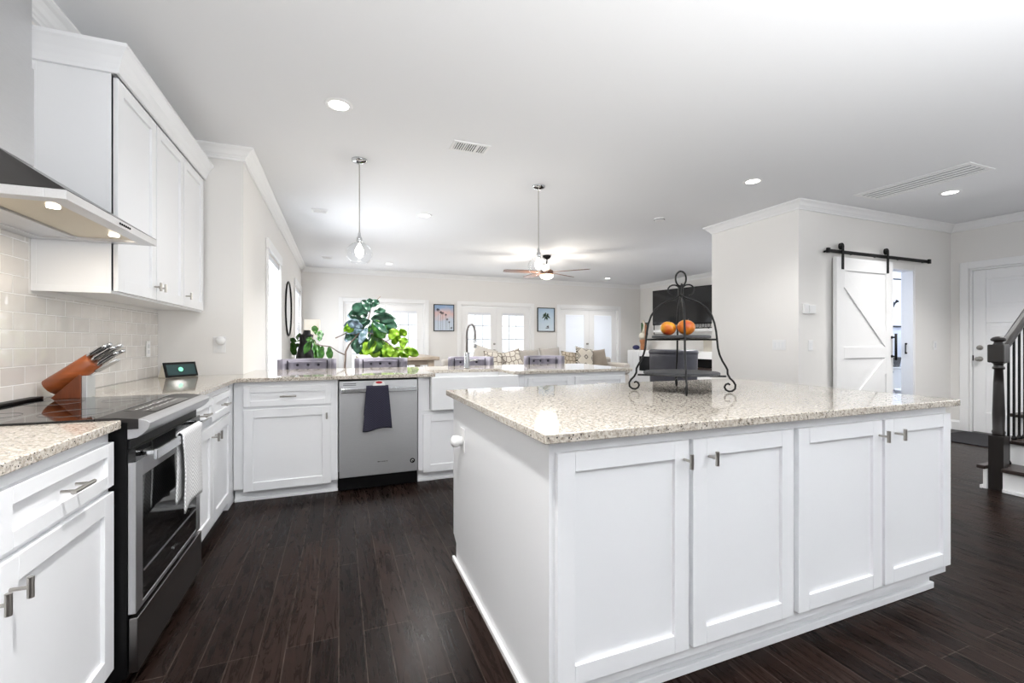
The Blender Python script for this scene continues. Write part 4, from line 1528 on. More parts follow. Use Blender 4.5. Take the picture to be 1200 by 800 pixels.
MB().lathe([(0.034, 1.155), (0.028, 1.165), (0.026, 1.175), (0.044, 1.185), (0.046, 1.197), (0.036, 1.21), (0.018, 1.218), (0.001, 1.22)], (0, 0, 0), 24, cap=False).build('cap', M['newelwood'], r2, smooth=True)
# railing along the far side of the flight
r = thing('stair_railing', 'dark wooden handrail carried on thin black iron balusters', 'railing', (0, 0, 0))
hx0, hz_0 = NX + 0.0505, 1.13
hx1 = SX + NS * RUN
sl = RISE / RUN
hp = [(-0.03, -0.03), (0.03, -0.03), (0.034, -0.008), (0.026, 0.014), (0.012, 0.026), (-0.012, 0.026), (-0.026, 0.014), (-0.034, -0.008)]
b = MB()
A = [b.bm.verts.new((hx0, NY + y, hz_0 + z)) for y, z in hp]
B = [b.bm.verts.new((hx1, NY + y, hz_0 + z + (hx1 - hx0) * sl)) for y, z in hp]
b.bm.faces.new(A)
b.bm.faces.new(list(reversed(B)))
for i in range(8):
    b.bm.faces.new((A[i], A[(i + 1) % 8], B[(i + 1) % 8], B[i]))
b.build('handrail', M['newelwood'], r)
for k in range(NS):
    for dx in (0.06, 0.145, 0.23):
        x = SX + k * RUN + dx - 0.02
        if x < NX + 0.07:
            continue
        zb = (k + 1) * RISE
        zt = hz_0 - 0.031 + (x - hx0) * sl
        b = MB()
        b.box(x - 0.0065, x + 0.0065, NY - 0.0065, NY + 0.0065, zb + 0.0005, zt)
        b.lathe([(0.016, 0.0006), (0.018, 0.012), (0.010, 0.03), (0.0075, 0.034)], (x, NY, zb), 8)
        b.build('baluster', M['black_metal'], r)

# entry mat
tag(MB().box(6.72, 7.62, 2.25, 3.22, 0.001, 0.012).build('door_mat', M['rug'], None, bevel=0.003), 'charcoal mat lying inside the entry door', 'mat')

# ---------------------------------------------------------------- ceiling fixtures
def downlight(x, y, label, power=11):
    o = thing('recessed_light', label, 'ceiling light', (x, y, CEIL), 0, 'round recessed ceiling lights')
    MB().lathe([(0.062, -0.001), (0.064, -0.007), (0.088, -0.004), (0.09, -0.001)], (0, 0, 0), 28, cap=False).build('trim_ring', M['trim'], o, smooth=True)
    MB().lathe([(0.0615, -0.001), (0.0615, -0.005)], (0, 0, 0), 24).build('lens', M['can'], o)
    l = lamp('recessed_light_beam', 'SPOT', (x, y, CEIL - 0.02), power, 0.06, (0, 0, 0), (1.0, 0.988, 0.97))
    l.data.spot_size = 2.3
    l.data.spot_blend = 0.8
    return o


downlight(0.0, 3.13, 'round recessed light nearest the tall wall cabinets, left of the square vent', 35)
downlight(0.99, 5.48, 'round recessed light between the two glass pendants', 330)
downlight(3.75, 3.15, 'round recessed light left of the boxed wall corner', 60)
downlight(5.95, 2.63, 'round recessed light beside the long return grille', 60)
downlight(6.18, 9.3, 'round recessed light near the far right corner of the ceiling', 75)
downlight(0.94, 9.15, 'round recessed light above the far dining end, left of the fan', 95)
downlight(0.02, 1.05, 'added unseen recessed fill light over the aisle between range and island', 170)  # off-frame can added to light the island end
downlight(6.3, 5.7, 'added hidden recessed fill light behind the boxed wall corner, over the armchair side', 420)  # hidden can added to brighten the right and back walls
downlight(6.2, 1.75, 'added unseen recessed fill light over the stairs', 180)  # off-frame can added to brighten the entry wall


def grille(label, x0, x1, y0, y1, n, rz=0, name='ceiling_vent', along='y', split=None, back='vent'):
    cx, cy = (x0 + x1) / 2, (y0 + y1) / 2
    o = thing(name, label, 'vent', (cx, cy, CEIL), rz, 'white ceiling vents')
    w_, h_ = (x1 - x0) / 2, (y1 - y0) / 2
    f_ = min(0.03, w_ * 0.25, h_ * 0.25)
    b = MB()
    b.box(-w_, w_, -h_, -h_ + f_, -0.008, -0.001)
    b.box(-w_, w_, h_ - f_, h_, -0.008, -0.001)
    b.box(-w_, -w_ + f_, -h_ + f_, h_ - f_, -0.008, -0.001)
    b.box(w_ - f_, w_, -h_ + f_, h_ - f_, -0.008, -0.001)
    if split:
        for q in split:
            xx = -w_ + 2 * w_ * q
            b.box(xx - 0.006, xx + 0.006, -h_ + f_, h_ - f_, -0.008, -0.001)
    b.build('frame', M['trim'], o)
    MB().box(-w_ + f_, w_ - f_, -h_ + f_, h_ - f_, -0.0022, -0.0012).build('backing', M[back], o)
    b = MB()
    for k in range(n):
        if along == 'y':   # slats running along x
            y = -h_ + f_ + (2 * h_ - 2 * f_) * (k + 0.5) / n
            tt = (2 * h_ - 2 * f_) / n * 0.22
            b.box(-w_ + f_, w_ - f_, y - tt, y + tt, -0.007, -0.0024)
        else:
            x = -w_ + f_ + (2 * w_ - 2 * f_) * (k + 0.5) / n
            tt = (2 * w_ - 2 * f_) / n * 0.22
            b.box(x - tt, x + tt, -h_ + f_, h_ - f_, -0.007, -0.0024)
    b.build('slats', M['trim'], o)
    return o


grille('white three-section ceiling vent above the peninsula, right of the near pendant', 0.83, 1.13, 3.34, 3.52, 14, 0, along='x', split=(0.35, 0.68))
grille('small white ceiling vent left of the first pendant', -0.30, -0.12, 5.68, 5.82, 6)
grille('small white ceiling vent over the far left end of the living area', -0.30, -0.10, 8.8, 9.0, 5)
grille('small white ceiling vent at the far right end near the back wall', 6.2, 6.45, 9.65, 9.85, 5)
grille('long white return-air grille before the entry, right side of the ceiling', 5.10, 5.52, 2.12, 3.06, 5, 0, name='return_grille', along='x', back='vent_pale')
o = thing('smoke_detector', 'small white smoke detector on the ceiling left of the boxed corner', 'smoke detector', (3.79, 4.54, CEIL))
MB().lathe([(0.065, -0.001), (0.065, -0.014), (0.055, -0.03), (0.03, -0.036), (0.001, -0.037)], (0, 0, 0), 24, cap=False).build('housing', M['plastic'], o, smooth=True)
MB().lathe([(0.062, -0.013), (0.0655, -0.015), (0.066, -0.019), (0.06, -0.022)], (0, 0, 0), 24, cap=False).build('sensor_slot', M['vent'], o)


def pendant(x, y, label):
    o = thing('pendant_light', label, 'pendant light', (x, y, CEIL), 0, 'clear glass pendants over the peninsula')
    MB().lathe([(0.065, -0.0008), (0.065, -0.012), (0.05, -0.024), (0.02, -0.032), (0.004, -0.034)], (0, 0, 0), 28).build('canopy', M['chrome'], o, smooth=True)
    MB().tube([(0, 0, -0.03), (0, 0, -0.64)], 0.0042, 8).build('stem', M['nickel'], o)
    MB().lathe([(0.006, -0.62), (0.012, -0.635), (0.013, -0.66), (0.022, -0.67), (0.024, -0.70), (0.018, -0.715), (0.010, -0.72)], (0, 0, 0), 20).build('socket', M['chrome'], o, smooth=True)
    prof = []
    for k in range(16):
        a = math.radians(14 + (142 - 14) * k / 15)
        prof.append((0.108 * math.sin(a), -0.805 + 0.096 * math.cos(a)))
    b = MB().lathe(prof, (0, 0, 0), 36, cap=False)
    b.build('glass_globe', M['globe'], o, smooth=True)
    MB().tube([(0.0665 * math.cos(t * PI / 16), 0.0665 * math.sin(t * PI / 16), -0.8805) for t in range(32)], 0.0022, 6, True).build('globe_rim', M['globe'], o, smooth=True)
    MB().lathe([(0.008, -0.721), (0.014, -0.735), (0.030, -0.765), (0.036, -0.79), (0.030, -0.815), (0.012, -0.83), (0.001, -0.832)], (0, 0, 0), 20, cap=False).build('bulb', M['bulb'], o, smooth=True)
    lamp('pendant_bulb_light', 'POINT', (x, y, CEIL - 0.95), 2.5, 0.04, None, (1.0, 0.96, 0.9))
    return o


pendant(0.165, 4.01, 'clear glass globe pendant hanging left, over the dishwasher end')
pendant(1.87, 4.04, 'clear glass globe pendant hanging right, in front of the ceiling fan')

# ceiling fan
FX, FY = 3.52, 7.25
o = thing('ceiling_fan', 'brown five-blade ceiling fan with lit bowl over the sofa', 'ceiling fan', (FX, FY, CEIL))
MB().lathe([(0.075, -0.001), (0.075, -0.03), (0.05, -0.06), (0.02, -0.07)], (0, 0, 0), 24).build('canopy', M['black_metal'], o, smooth=True)
MB().tube([(0, 0, -0.06), (0, 0, -0.24)], 0.012, 10).build('downrod', M['handle_dark'], o)
MB().lathe([(0.02, -0.22), (0.05, -0.24), (0.11, -0.27), (0.12, -0.30), (0.115, -0.335), (0.09, -0.345)], (0, 0, 0), 28).build('motor', M['fanwood'], o, smooth=True)
MB().lathe([(0.115, -0.346), (0.125, -0.36), (0.115, -0.39), (0.08, -0.415), (0.03, -0.428), (0.001, -0.43)], (0, 0, 0), 28, cap=False).build('light_bowl', M['fanlight'], o, smooth=True)
for k in range(5):
    a = math.radians(-25 + 72 * k) - YAW
    b = MB()
    mtx = Matrix.Rotation(a, 4, 'Z') @ Matrix.Translation((0, 0, -0.30)) @ Matrix.Rotation(math.radians(12), 4, 'X')
    pts = [(0.10, 0.03), (0.22, 0.055), (0.45, 0.068), (0.74, 0.062), (0.80, 0.04), (0.80, -0.04), (0.74, -0.062), (0.45, -0.068), (0.22, -0.055), (0.10, -0.03)]
    b.prism(pts, -0.005, 0.005)
    b.bm.transform(mtx)
    b.build('blade', M['fanwood'], o)
lamp('fan_bulb_light', 'POINT', (FX, FY, CEIL - 0.52), 55, 0.2, None, (1.0, 0.93, 0.82))


# ---------------------------------------------------------------- tiered stand with apples
SCX, SCY, SZ = 1.70, 1.868, 0.9145
r = thing('tiered_stand', 'black wrought-iron two-tier stand on the island top', 'tiered stand', (SCX, SCY, SZ), -YAW)
prof = [(0.004, 0.520), (0.012, 0.505), (0.030, 0.494), (0.062, 0.484), (0.098, 0.466), (0.128, 0.440), (0.151, 0.405), (0.166, 0.360), (0.174, 0.315), (0.178, 0.275),
        (0.182, 0.232), (0.190, 0.197), (0.204, 0.163), (0.220, 0.135), (0.228, 0.118), (0.229, 0.096), (0.240, 0.074), (0.256, 0.058), (0.266, 0.040), (0.264, 0.020), (0.250, 0.008),
        (0.234, 0.006), (0.220, 0.014), (0.214, 0.028), (0.220, 0.042), (0.232, 0.047), (0.240, 0.040)]
for k in range(4):
    a = math.radians(-15 + 90 * k)
    ca, sa = math.cos(a), math.sin(a)
    MB().tube([(rr * ca, rr * sa, z) for rr, z in prof], 0.0052, 8).build('leg', M['black_metal'], r, smooth=True)
b = MB()
b.tube([(0.028 * math.cos(t), 0, 0.600 + 0.040 * math.sin(t)) for t in [2 * PI * q / 28 for q in range(28)]], 0.0048, 8, True)
b.build('ring_handle', M['black_metal'], r, smooth=True)
for k in range(4):
    a = math.radians(-15 + 90 * k)
    ca, sa = math.cos(a), math.sin(a)
    pr = [(0.004, 0.51), (0.006, 0.54)] + [(0.036 - 0.030 * math.cos(t), 0.540 + 0.028 * math.sin(t)) for t in [PI * q / 10 * 1.45 for q in range(0, 11)]]
    MB().tube([(rr * ca, rr * sa, z) for rr, z in pr], 0.0042, 8).build('scroll', M['black_metal'], r, smooth=True)
MB().lathe([(0.010, 0.505), (0.014, 0.515), (0.014, 0.545), (0.010, 0.558)], (0, 0, 0), 14).build('neck_collar', M['black_metal'], r, smooth=True)
for R1, z1, nm in ((0.192, 0.090, 'lower'), (0.148, 0.282, 'upper')):
    b = MB().lathe([(0.02, z1), (R1 - 0.01, z1), (R1, z1 + 0.003), (R1, z1 + 0.013), (R1 - 0.006, z1 + 0.016), (0.02, z1 + 0.016)], (0, 0, 0), 48)
    plabel(b.build('tray', M['slate'], r, smooth=False), nm + ' round slate tray')
    b = MB()
    ro = {0.192: 0.222, 0.148: 0.176}[R1]
    for k in range(2):
        a = math.radians(-15 + 90 * k)
        b.tube([(-ro * math.cos(a), -ro * math.sin(a), z1 - 0.006), (ro * math.cos(a), ro * math.sin(a), z1 - 0.006)], 0.005, 8)
    b.build('tray_support', M['black_metal'], r)


def apple(dx, dy, rad, label, tilt):
    c_, s_a = math.cos(-YAW), math.sin(-YAW)
    x = SCX + dx * c_ - dy * s_a
    y = SCY + dx * s_a + dy * c_
    o = thing('apple', label, 'apple', (x, y, SZ + 0.2985 + rad * 0.9), 0, 'apples on the upper tray')
    o.rotation_euler = (tilt, 0.1, tilt * 5)
    pr = []
    for k in range(19):
        t = PI * k / 18
        rr = rad * math.sin(t) * (1 + 0.06 * math.cos(t))
        z = rad * 0.9 * math.cos(t)
        if t < 0.5:
            z -= rad * 0.28 * (1 - t / 0.5) ** 1.5
        if t > PI - 0.35:
            z += rad * 0.12 * (1 - (PI - t) / 0.35)
        pr.append((max(rr, 0.0008), z))
    MB().lathe(pr, (0, 0, 0), 28, cap=False).build('flesh', M['apple'], o, smooth=True)
    MB().tube([(0, 0, rad * 0.6), (0.002, 0, rad * 0.8), (0.006, 0.002, rad * 1.05)], 0.0018, 6).build('stem', M['bark'], o, smooth=True)


apple(-0.064, 0.01, 0.041, 'red and yellow apple on the upper slate tray, left one', 0.25)
apple(0.016, -0.03, 0.045, 'golden orange apple on the upper slate tray, right one', -0.2)


# ---------------------------------------------------------------- counter stools
def stool():
    o = thing('counter_stool', 'x', 'stool')
    b = MB()

    def outer(u, v):
        a = (u - 0.5) * 2
        x = 0.252 * math.sin(a * 1.45) / math.sin(1.45)
        y = 0.10 - 0.22 * (1 - math.cos(a * 1.45)) / (1 - math.cos(1.45)) * 0.9
        return (x, y, 0.62 + v * 0.38)
    b.grid(outer, 24, 6)
    b.build('backrest_shell', M['tuft'], o, smooth=True, solid=0.05)
    # tufted inner pad
    b = MB()

    def pad(u, v):
        x = (u - 0.5) * 0.36
        z = 0.66 + v * 0.31
        y = 0.038 + 0.9 * x * x * -1.4
        d = 0
        for bx in (-0.10, 0, 0.10):
            for bz in (0.935, 0.84, 0.74):
                d += math.exp(-((x - bx) ** 2 + (z - bz) ** 2) / 0.0009)
        return (x, y - 0.018 + 0.03 * d, z)
    b.grid(pad, 36, 26)
    b.build('tufted_pad', M['tuft'], o, smooth=True, solid=0.012)
    for bx in (-0.10, 0, 0.10):
        for bz in (0.935, 0.84, 0.74):
            y = 0.038 - 1.26 * bx * bx
            MB().lathe([(0.014, 0), (0.013, 0.006), (0.005, 0.010)], (bx, y - 0.012 + 0.012, bz), 10, Matrix.Rotation(PI / 2, 3, 'X')).build('button', M['tuftdark'], o, smooth=True)
    for sx in (-1, 1):
        MB().tube([(sx * 0.185, -0.035, 0.66), (sx * 0.187, -0.035, 0.985)], 0.006, 8).build('seam_piping', M['tuftdark'], o)
    MB().box(-0.23, 0.23, -0.30, 0.07, 0.56, 0.655).build('seat', M['tuft'], o, bevel=0.03, seg=4)
    for sx in (-1, 1):
        for yy in (-0.27, 0.05):
            MB().hexa([(sx * 0.215 - 0.016, yy - 0.016, 0.001), (sx * 0.215 + 0.016, yy - 0.016, 0.001), (sx * 0.215 + 0.016, yy + 0.016, 0.001), (sx * 0.215 - 0.016, yy + 0.016, 0.001),
                       (sx * 0.20 - 0.022, yy - 0.022, 0.56), (sx * 0.20 + 0.022, yy - 0.022, 0.56), (sx * 0.20 + 0.022, yy + 0.022, 0.56), (sx * 0.20 - 0.022, yy + 0.022, 0.56)]).build('leg', M['espresso'], o)
    b = MB()
    b.box(-0.19, 0.19, -0.282, -0.258, 0.2, 0.235)
    b.build('footrest', M['espresso'], o)
    return o


s0 = stool()
for i, (x, lab) in enumerate(((-0.30, 'grey tufted counter stool furthest left, in front of the black vase'), (0.43, 'grey tufted counter stool under the leafy fig plant'),
                              (1.44, 'grey tufted counter stool directly behind the kitchen faucet'), (2.39, 'grey tufted counter stool in front of the sofa, right of the faucet'))):
    o = s0 if i == 0 else copy_tree(s0)
    o.location = (x, 5.07, 0)
    o['label'] = lab
    o['group'] = 'grey tufted stools along the peninsula'


# ---------------------------------------------------------------- dining table
r = thing('dining_table', 'light wood counter-height table beyond the stools', 'table', (0, 0, 0))
MB().box(0.30, 1.60, 7.45, 9.1, 0.862, 0.92).build('tabletop', M['tablewood'], r, bevel=0.012, seg=3)
for x in (0.42, 1.47):
    for y in (7.57, 8.98):
        MB().box(x - 0.05, x + 0.05, y - 0.05, y + 0.05, 0.001, 0.8615).build('leg', M['tablewood'], r, bevel=0.004)
for y in (7.56, 8.965):
    MB().box(0.471, 1.419, y, y + 0.025, 0.78, 0.8612).build('apron', M['tablewood'], r)

# ---------------------------------------------------------------- potted fig
def ray(px, py, Y):
    """helper used only to place branch points on the plant's own plane"""
    u = (px - 600) / 518
    dx = math.sin(YAW) + u * math.cos(YAW)
    dy = math.cos(YAW) - u * math.sin(YAW)
    t = Y / dy
    return Vector((dx * t, Y, CAM_H + t * (400 - py) / 518))


PY = 6.0
r = thing('fig_tree', 'potted fiddle-leaf fig with deep and lime green leaves behind the stools', 'plant', (0.09, PY, 0))


def loc_(px, py, dy=0):
    p = ray(px, py, PY)
    return Vector((p.x - 0.09, dy, p.z))


MB().lathe([(0.14, 0.001), (0.17, 0.05), (0.20, 0.30), (0.205, 0.36), (0.19, 0.36), (0.185, 0.31), (0.02, 0.31)], (0, 0, 0), 28).build('pot', M['pot'], r, smooth=True)
MB().lathe([(0.183, 0.312), (0.10, 0.325), (0.001, 0.33)], (0, 0, 0), 20, cap=False).build('soil', M['soil'], r)
b = MB()
trunk = [Vector((0, 0, 0.30)), loc_(404, 432), loc_(405, 412), loc_(409, 404, 0.02), loc_(416, 396, 0.03), loc_(424, 386, 0.0), loc_(430, 378, -0.03), loc_(433, 368, 0), loc_(435, 360, 0.03), loc_(440, 353), loc_(446, 347)]
b.tube(trunk, [0.014, 0.012, 0.011, 0.010, 0.009, 0.008, 0.008, 0.007, 0.006, 0.005, 0.004], 8)
b.tube([loc_(405, 416), loc_(396, 412, 0.02), loc_(387, 406), loc_(378, 405, -0.02), loc_(370, 403), loc_(366, 395)], [0.008, 0.007, 0.006, 0.006, 0.005, 0.004], 8)
b.tube([loc_(418, 393), loc_(408, 389, 0.03), loc_(400, 393), loc_(393, 396)], [0.007, 0.006, 0.006, 0.008], 8)
b.tube([loc_(424, 386), loc_(440, 393, -0.05), loc_(452, 400), loc_(462, 408, -0.03), loc_(474, 410)], [0.007, 0.006, 0.006, 0.005, 0.004], 8)
b.tube([loc_(452, 400), loc_(460, 396, 0.03), loc_(466, 392)], 0.004, 8)
b.build('branch', M['bark'], r, smooth=True)


def leaves(items, name, m, seed):
    rnd = random.Random(seed)
    b = MB()
    for (px, py, ang, ln, wd) in items:
        base = loc_(px, py, rnd.uniform(-0.12, 0.12))
        a = math.radians(ang)
        d = Vector((math.cos(a), rnd.uniform(-0.45, 0.45), math.sin(a))).normalized()
        nrm = Vector((rnd.uniform(-0.4, 0.4), -1, rnd.uniform(-0.2, 0.6))).normalized()
        side = d.cross(nrm).normalized()
        nrm = side.cross(d).normalized()
        n_ = 10
        rows = []
        for k in range(n_ + 1):
            t = k / n_
            # fiddle shape: narrow waist, broad end
            wv = 1.3 * wd * (math.sin(PI * t ** 0.75) ** 0.7 * (0.45 + 0.75 * t)) * (1 - 0.22 * math.exp(-((t - 0.35) / 0.12) ** 2)) if 0 < t < 1 else 0.003
            bend = -0.16 * ln * t * t
            cpt = base + d * (ln * t) + Vector((0, 0, bend))
            row = []
            for s, f_ in ((-1, 1), (-0.5, 0.45), (0, 0), (0.5, 0.45), (1, 1)):
                wav = 0.012 * math.sin(t * 14 + s) * abs(s)
                row.append(b.bm.verts.new(cpt + side * (s * wv * 0.5) + nrm * (wv * 0.16 * f_ + wav)))
            rows.append(row)
        for k in range(n_):
            for j in range(4):
                b.bm.faces.new((rows[k][j], rows[k][j + 1], rows[k + 1][j + 1], rows[k + 1][j]))
    return b.build(name, m, r, smooth=True, solid=0.002)


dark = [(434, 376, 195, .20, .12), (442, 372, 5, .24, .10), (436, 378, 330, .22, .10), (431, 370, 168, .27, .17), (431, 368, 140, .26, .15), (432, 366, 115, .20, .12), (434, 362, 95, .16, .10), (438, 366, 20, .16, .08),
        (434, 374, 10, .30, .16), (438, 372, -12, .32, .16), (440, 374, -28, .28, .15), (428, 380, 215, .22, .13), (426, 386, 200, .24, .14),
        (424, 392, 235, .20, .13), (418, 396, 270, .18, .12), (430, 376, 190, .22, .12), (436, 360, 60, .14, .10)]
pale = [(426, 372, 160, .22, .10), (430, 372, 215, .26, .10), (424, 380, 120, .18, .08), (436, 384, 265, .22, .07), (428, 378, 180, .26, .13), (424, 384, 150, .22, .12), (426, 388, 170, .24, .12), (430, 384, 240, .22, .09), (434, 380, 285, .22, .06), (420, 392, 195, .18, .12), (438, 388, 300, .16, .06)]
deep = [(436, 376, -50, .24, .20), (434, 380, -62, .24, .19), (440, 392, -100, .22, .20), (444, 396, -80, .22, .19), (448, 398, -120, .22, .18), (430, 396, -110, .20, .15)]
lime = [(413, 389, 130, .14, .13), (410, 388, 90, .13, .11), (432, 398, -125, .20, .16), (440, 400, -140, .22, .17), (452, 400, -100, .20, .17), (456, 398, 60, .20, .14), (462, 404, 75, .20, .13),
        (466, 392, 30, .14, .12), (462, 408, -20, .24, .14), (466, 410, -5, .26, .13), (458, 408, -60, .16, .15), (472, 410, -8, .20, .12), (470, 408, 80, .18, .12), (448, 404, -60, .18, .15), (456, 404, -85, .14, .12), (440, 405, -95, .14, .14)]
plabel(leaves(dark, 'leaves', M['leaf'], 1), 'shaded dark blue-green leaves')
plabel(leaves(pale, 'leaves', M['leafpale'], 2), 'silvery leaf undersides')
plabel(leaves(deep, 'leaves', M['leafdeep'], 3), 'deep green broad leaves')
plabel(leaves(lime, 'leaves', M['leaflime'], 4), 'lit lime green leaves on the right')
side_l = [(370, 392, 100, .14, .08), (368, 398, -80, .20, .08), (372, 402, -95, .20, .08), (378, 405, -100, .16, .08), (386, 406, -85, .14, .08), (366, 396, -120, .20, .08), (374, 400, 80, .18, .09),
          (368, 400, 150, .10, .07)]
plabel(leaves(side_l, 'leaves', M['leafdeep'], 5), 'hanging leaves on the left branch')

# ---------------------------------------------------------------- console table with vase and lamp
r = thing('console_table', 'narrow white console against the left wall beyond the mirror', 'table', (0, 0, 0))
MB().box(-0.70, -0.18, 7.62, 8.42, 0.865, 0.90).build('top', M['trim'], r, bevel=0.004)
for x in (-0.68, -0.24):
    for y in (7.64, 8.36):
        MB().box(x, x + 0.04, y, y + 0.04, 0.001, 0.8645).build('leg', M['trim'], r)
r = thing('sculptural_vase', 'tall black twisted vase on the console left of the fig', 'vase', (-0.47, 7.72, 0.9005))
b = MB()
rings = []
for k in range(25):
    t = k / 24
    z = 0.46 * t
    rad = 0.105 - 0.03 * t + 0.012 * math.sin(t * 9)
    if t > 0.86:
        rad *= 0.55
    ring = []
    for q in range(28):
        a = 2 * PI * q / 28
        rr = rad * (1 + 0.13 * math.sin(5 * a + t * 7))
        ring.append(b.bm.verts.new((rr * math.cos(a) - 0.05 * (1 - t) * math.cos(a) ** 2 * (1 if math.cos(a) < 0 else 0), rr * math.sin(a), z)))
    rings.append(ring)
for i in range(24):
    for q in range(28):
        b.bm.faces.new((rings[i][q], rings[i][(q + 1) % 28], rings[i + 1][(q + 1) % 28], rings[i + 1][q]))
b.bm.faces.new(list(reversed(rings[0])))
b.build('vessel', M['blackvase'], r, smooth=True)
r = thing('vase_greenery', 'green sprigs on the console behind the black vase', 'plant', (-0.59, 7.97, 0.9005))
b = MB()
rnd = random.Random(9)
for k in range(26):
    a = rnd.uniform(0, 2 * PI)
    base = Vector((0.05 * math.cos(a), 0.05 * math.sin(a), 0.06 + rnd.uniform(0, 0.28)))
    d = Vector((math.cos(a) * 0.8, math.sin(a) * 0.8, rnd.uniform(-0.1, 0.9))).normalized()
    sd = d.cross(Vector((0, -1, 0.2))).normalized()
    ln = rnd.uniform(0.10, 0.15)
    v = [b.bm.verts.new(base + d * ln * t + sd * s * 0.045 * math.sin(PI * min(0.97, t + 0.03))) for t in (0, 0.3, 0.6, 1) for s in (-1, 1)]
    for q in range(3):
        b.bm.faces.new((v[2 * q], v[2 * q + 1], v[2 * q + 3], v[2 * q + 2]))
b.build('leaves', M['leafdeep'], r, solid=0.002)
MB().lathe([(0.05, 0.0005), (0.06, 0.03), (0.055, 0.09), (0.045, 0.1)], (0, 0, 0), 18).build('pot', M['pot'], r, smooth=True)
r = thing('table_lamp', 'white rectangular-shade lamp in the far left corner', 'lamp', (-0.42, 8.30, 0.9005))
MB().lathe([(0.06, 0.0005), (0.06, 0.015), (0.02, 0.03), (0.03, 0.12), (0.05, 0.2), (0.03, 0.29), (0.012, 0.32), (0.012, 0.36)], (0, 0, 0), 20).build('base', M['pot'], r, smooth=True)
MB().box(-0.12, 0.12, -0.10, 0.10, 0.36, 0.65).build('lamp_shade', M['shade'], r, bevel=0.004)

# round mirror on the left wall
r = thing('round_mirror', 'round black-framed mirror between the two left windows', 'mirror', (XW, 7.55, 1.68))
b = MB()
b.tube([(0.0125, 0.41 * math.cos(t), 0.41 * math.sin(t)) for t in [2 * PI * q / 64 for q in range(64)]], 0.011, 10, True)
b.build('frame', M['black'], r, smooth=True)
MB().lathe([(0.40, 0), (0.40, 0.006)], (0.004, 0, 0), 64, Matrix.Rotation(PI / 2, 3, 'Y')).build('glass', M['mirror'], r)


# ---------------------------------------------------------------- palm prints
def print_frame(label, x0, x1, z0, z1, m, kind):
    cx, cz_ = (x0 + x1) / 2, z0
    o = thing('framed_picture', label, 'picture', (cx, YR, z0), 0, 'palm prints on the back wall')
    w_, h_ = (x1 - x0) / 2, z1 - z0
    b = MB()
    f_ = 0.018
    b.box(-w_, -w_ + f_, -0.03, -0.001, 0, h_)
    b.box(w_ - f_, w_, -0.03, -0.001, 0, h_)
    b.box(-w_ + f_, w_ - f_, -0.03, -0.001, 0, f_)
    b.box(-w_ + f_, w_ - f_, -0.03, -0.001, h_ - f_, h_)
    b.build('frame', M['black'], o)
    MB().box(-w_ + f_, w_ - f_, -0.015, -0.001, f_, h_ - f_).build('photo_print', m, o)
    b = MB()
    g = MB()
    rnd = random.Random(4)

    def crown_(bb, x, z, s, n=9):
        for q in range(n):
            a = 2 * PI * q / n + rnd.uniform(-.2, .2)
            L1 = s * rnd.uniform(0.8, 1.1)
            px_, pz_ = x + L1 * math.cos(a), z + L1 * math.sin(a) * 0.85 - 0.15 * s
            nx, nz = -math.sin(a) * s * 0.13, math.cos(a) * s * 0.13
            mx_, mz_ = x + 0.5 * L1 * math.cos(a), z + 0.5 * L1 * math.sin(a) + 0.05 * s
            bb.prism([(x, z), (mx_ + nx, mz_ + nz), (px_, pz_), (mx_ - nx, mz_ - nz)], -0.0165, -0.0155, 'y')
    if kind == 1:
        for (x, z, s) in ((-0.14, 0.50, 0.055), (-0.075, 0.44, 0.048), (-0.03, 0.42, 0.045), (0.045, 0.385, 0.038), (0.075, 0.28, 0.034), (0.125, 0.215, 0.032), (0.175, 0.08, 0.034)):
            crown_(b, x, z, s)
            b.box(x - 0.002, x + 0.002, -0.0163, -0.0156, 0.03, z)
        b.build('palm_silhouettes', M['ink'], o)
    else:
        crown_(b, -0.0, 0.40, 0.13, 12)
        b.box(-0.003, 0.003, -0.0163, -0.0156, 0.33, 0.40)
        b.build('palm_crown', M['inkgreen'], o)
        crown_(g, 0.05, 0.13, 0.045)
        g.box(-0.01, 0.08, -0.0163, -0.0156, 0.085, 0.10)
        g.build('small_palm', M['ink'], o)
    g2 = None


print_frame('framed print of a diagonal row of palms against a pink and blue sky', 2.043, 2.528, 1.42, 2.045, M['art1'], 1)
print_frame('framed print of a single palm crown on pale blue sky', 4.68, 5.17, 1.43, 2.04, M['art2'], 2)

# ---------------------------------------------------------------- sofa and cushions
r = thing('sofa', 'long oatmeal sofa along the glazed doors', 'sofa', (0, 0, 0))
SX0, SX1 = 2.05, 6.28
MB().box(SX0, SX1, 8.55, 9.5, 0.12, 0.42).build('base', M['sofa'], r, bevel=0.03, seg=3)
n = 4
for k in range(n):
    a = SX0 + 0.22 + (SX1 - SX0 - 0.44) * k / n
    c_ = SX0 + 0.22 + (SX1 - SX0 - 0.44) * (k + 1) / n
    MB().box(a + 0.005, c_ - 0.005, 8.5, 9.2, 0.422, 0.56).build('seat_cushion', M['sofa'], r, bevel=0.04, seg=3)
MB().box(SX0 + 0.01, SX1 - 0.01, 9.25, 9.5, 0.43, 0.80).build('backrest', M['sofa'], r, bevel=0.06, seg=4)
for a in (SX0, SX1 - 0.21):
    MB().box(a, a + 0.21, 8.5, 9.24, 0.43, 0.68).build('arm', M['sofa'], r, bevel=0.06, seg=4)
b = MB()
for x in (SX0 + 0.1, SX1 - 0.1):
    for y in (8.62, 9.42):
        MB().box(x - 0.03, x + 0.03, y - 0.03, y + 0.03, 0.001, 0.12).build('foot', M['espresso'], r)
b.bm.free()


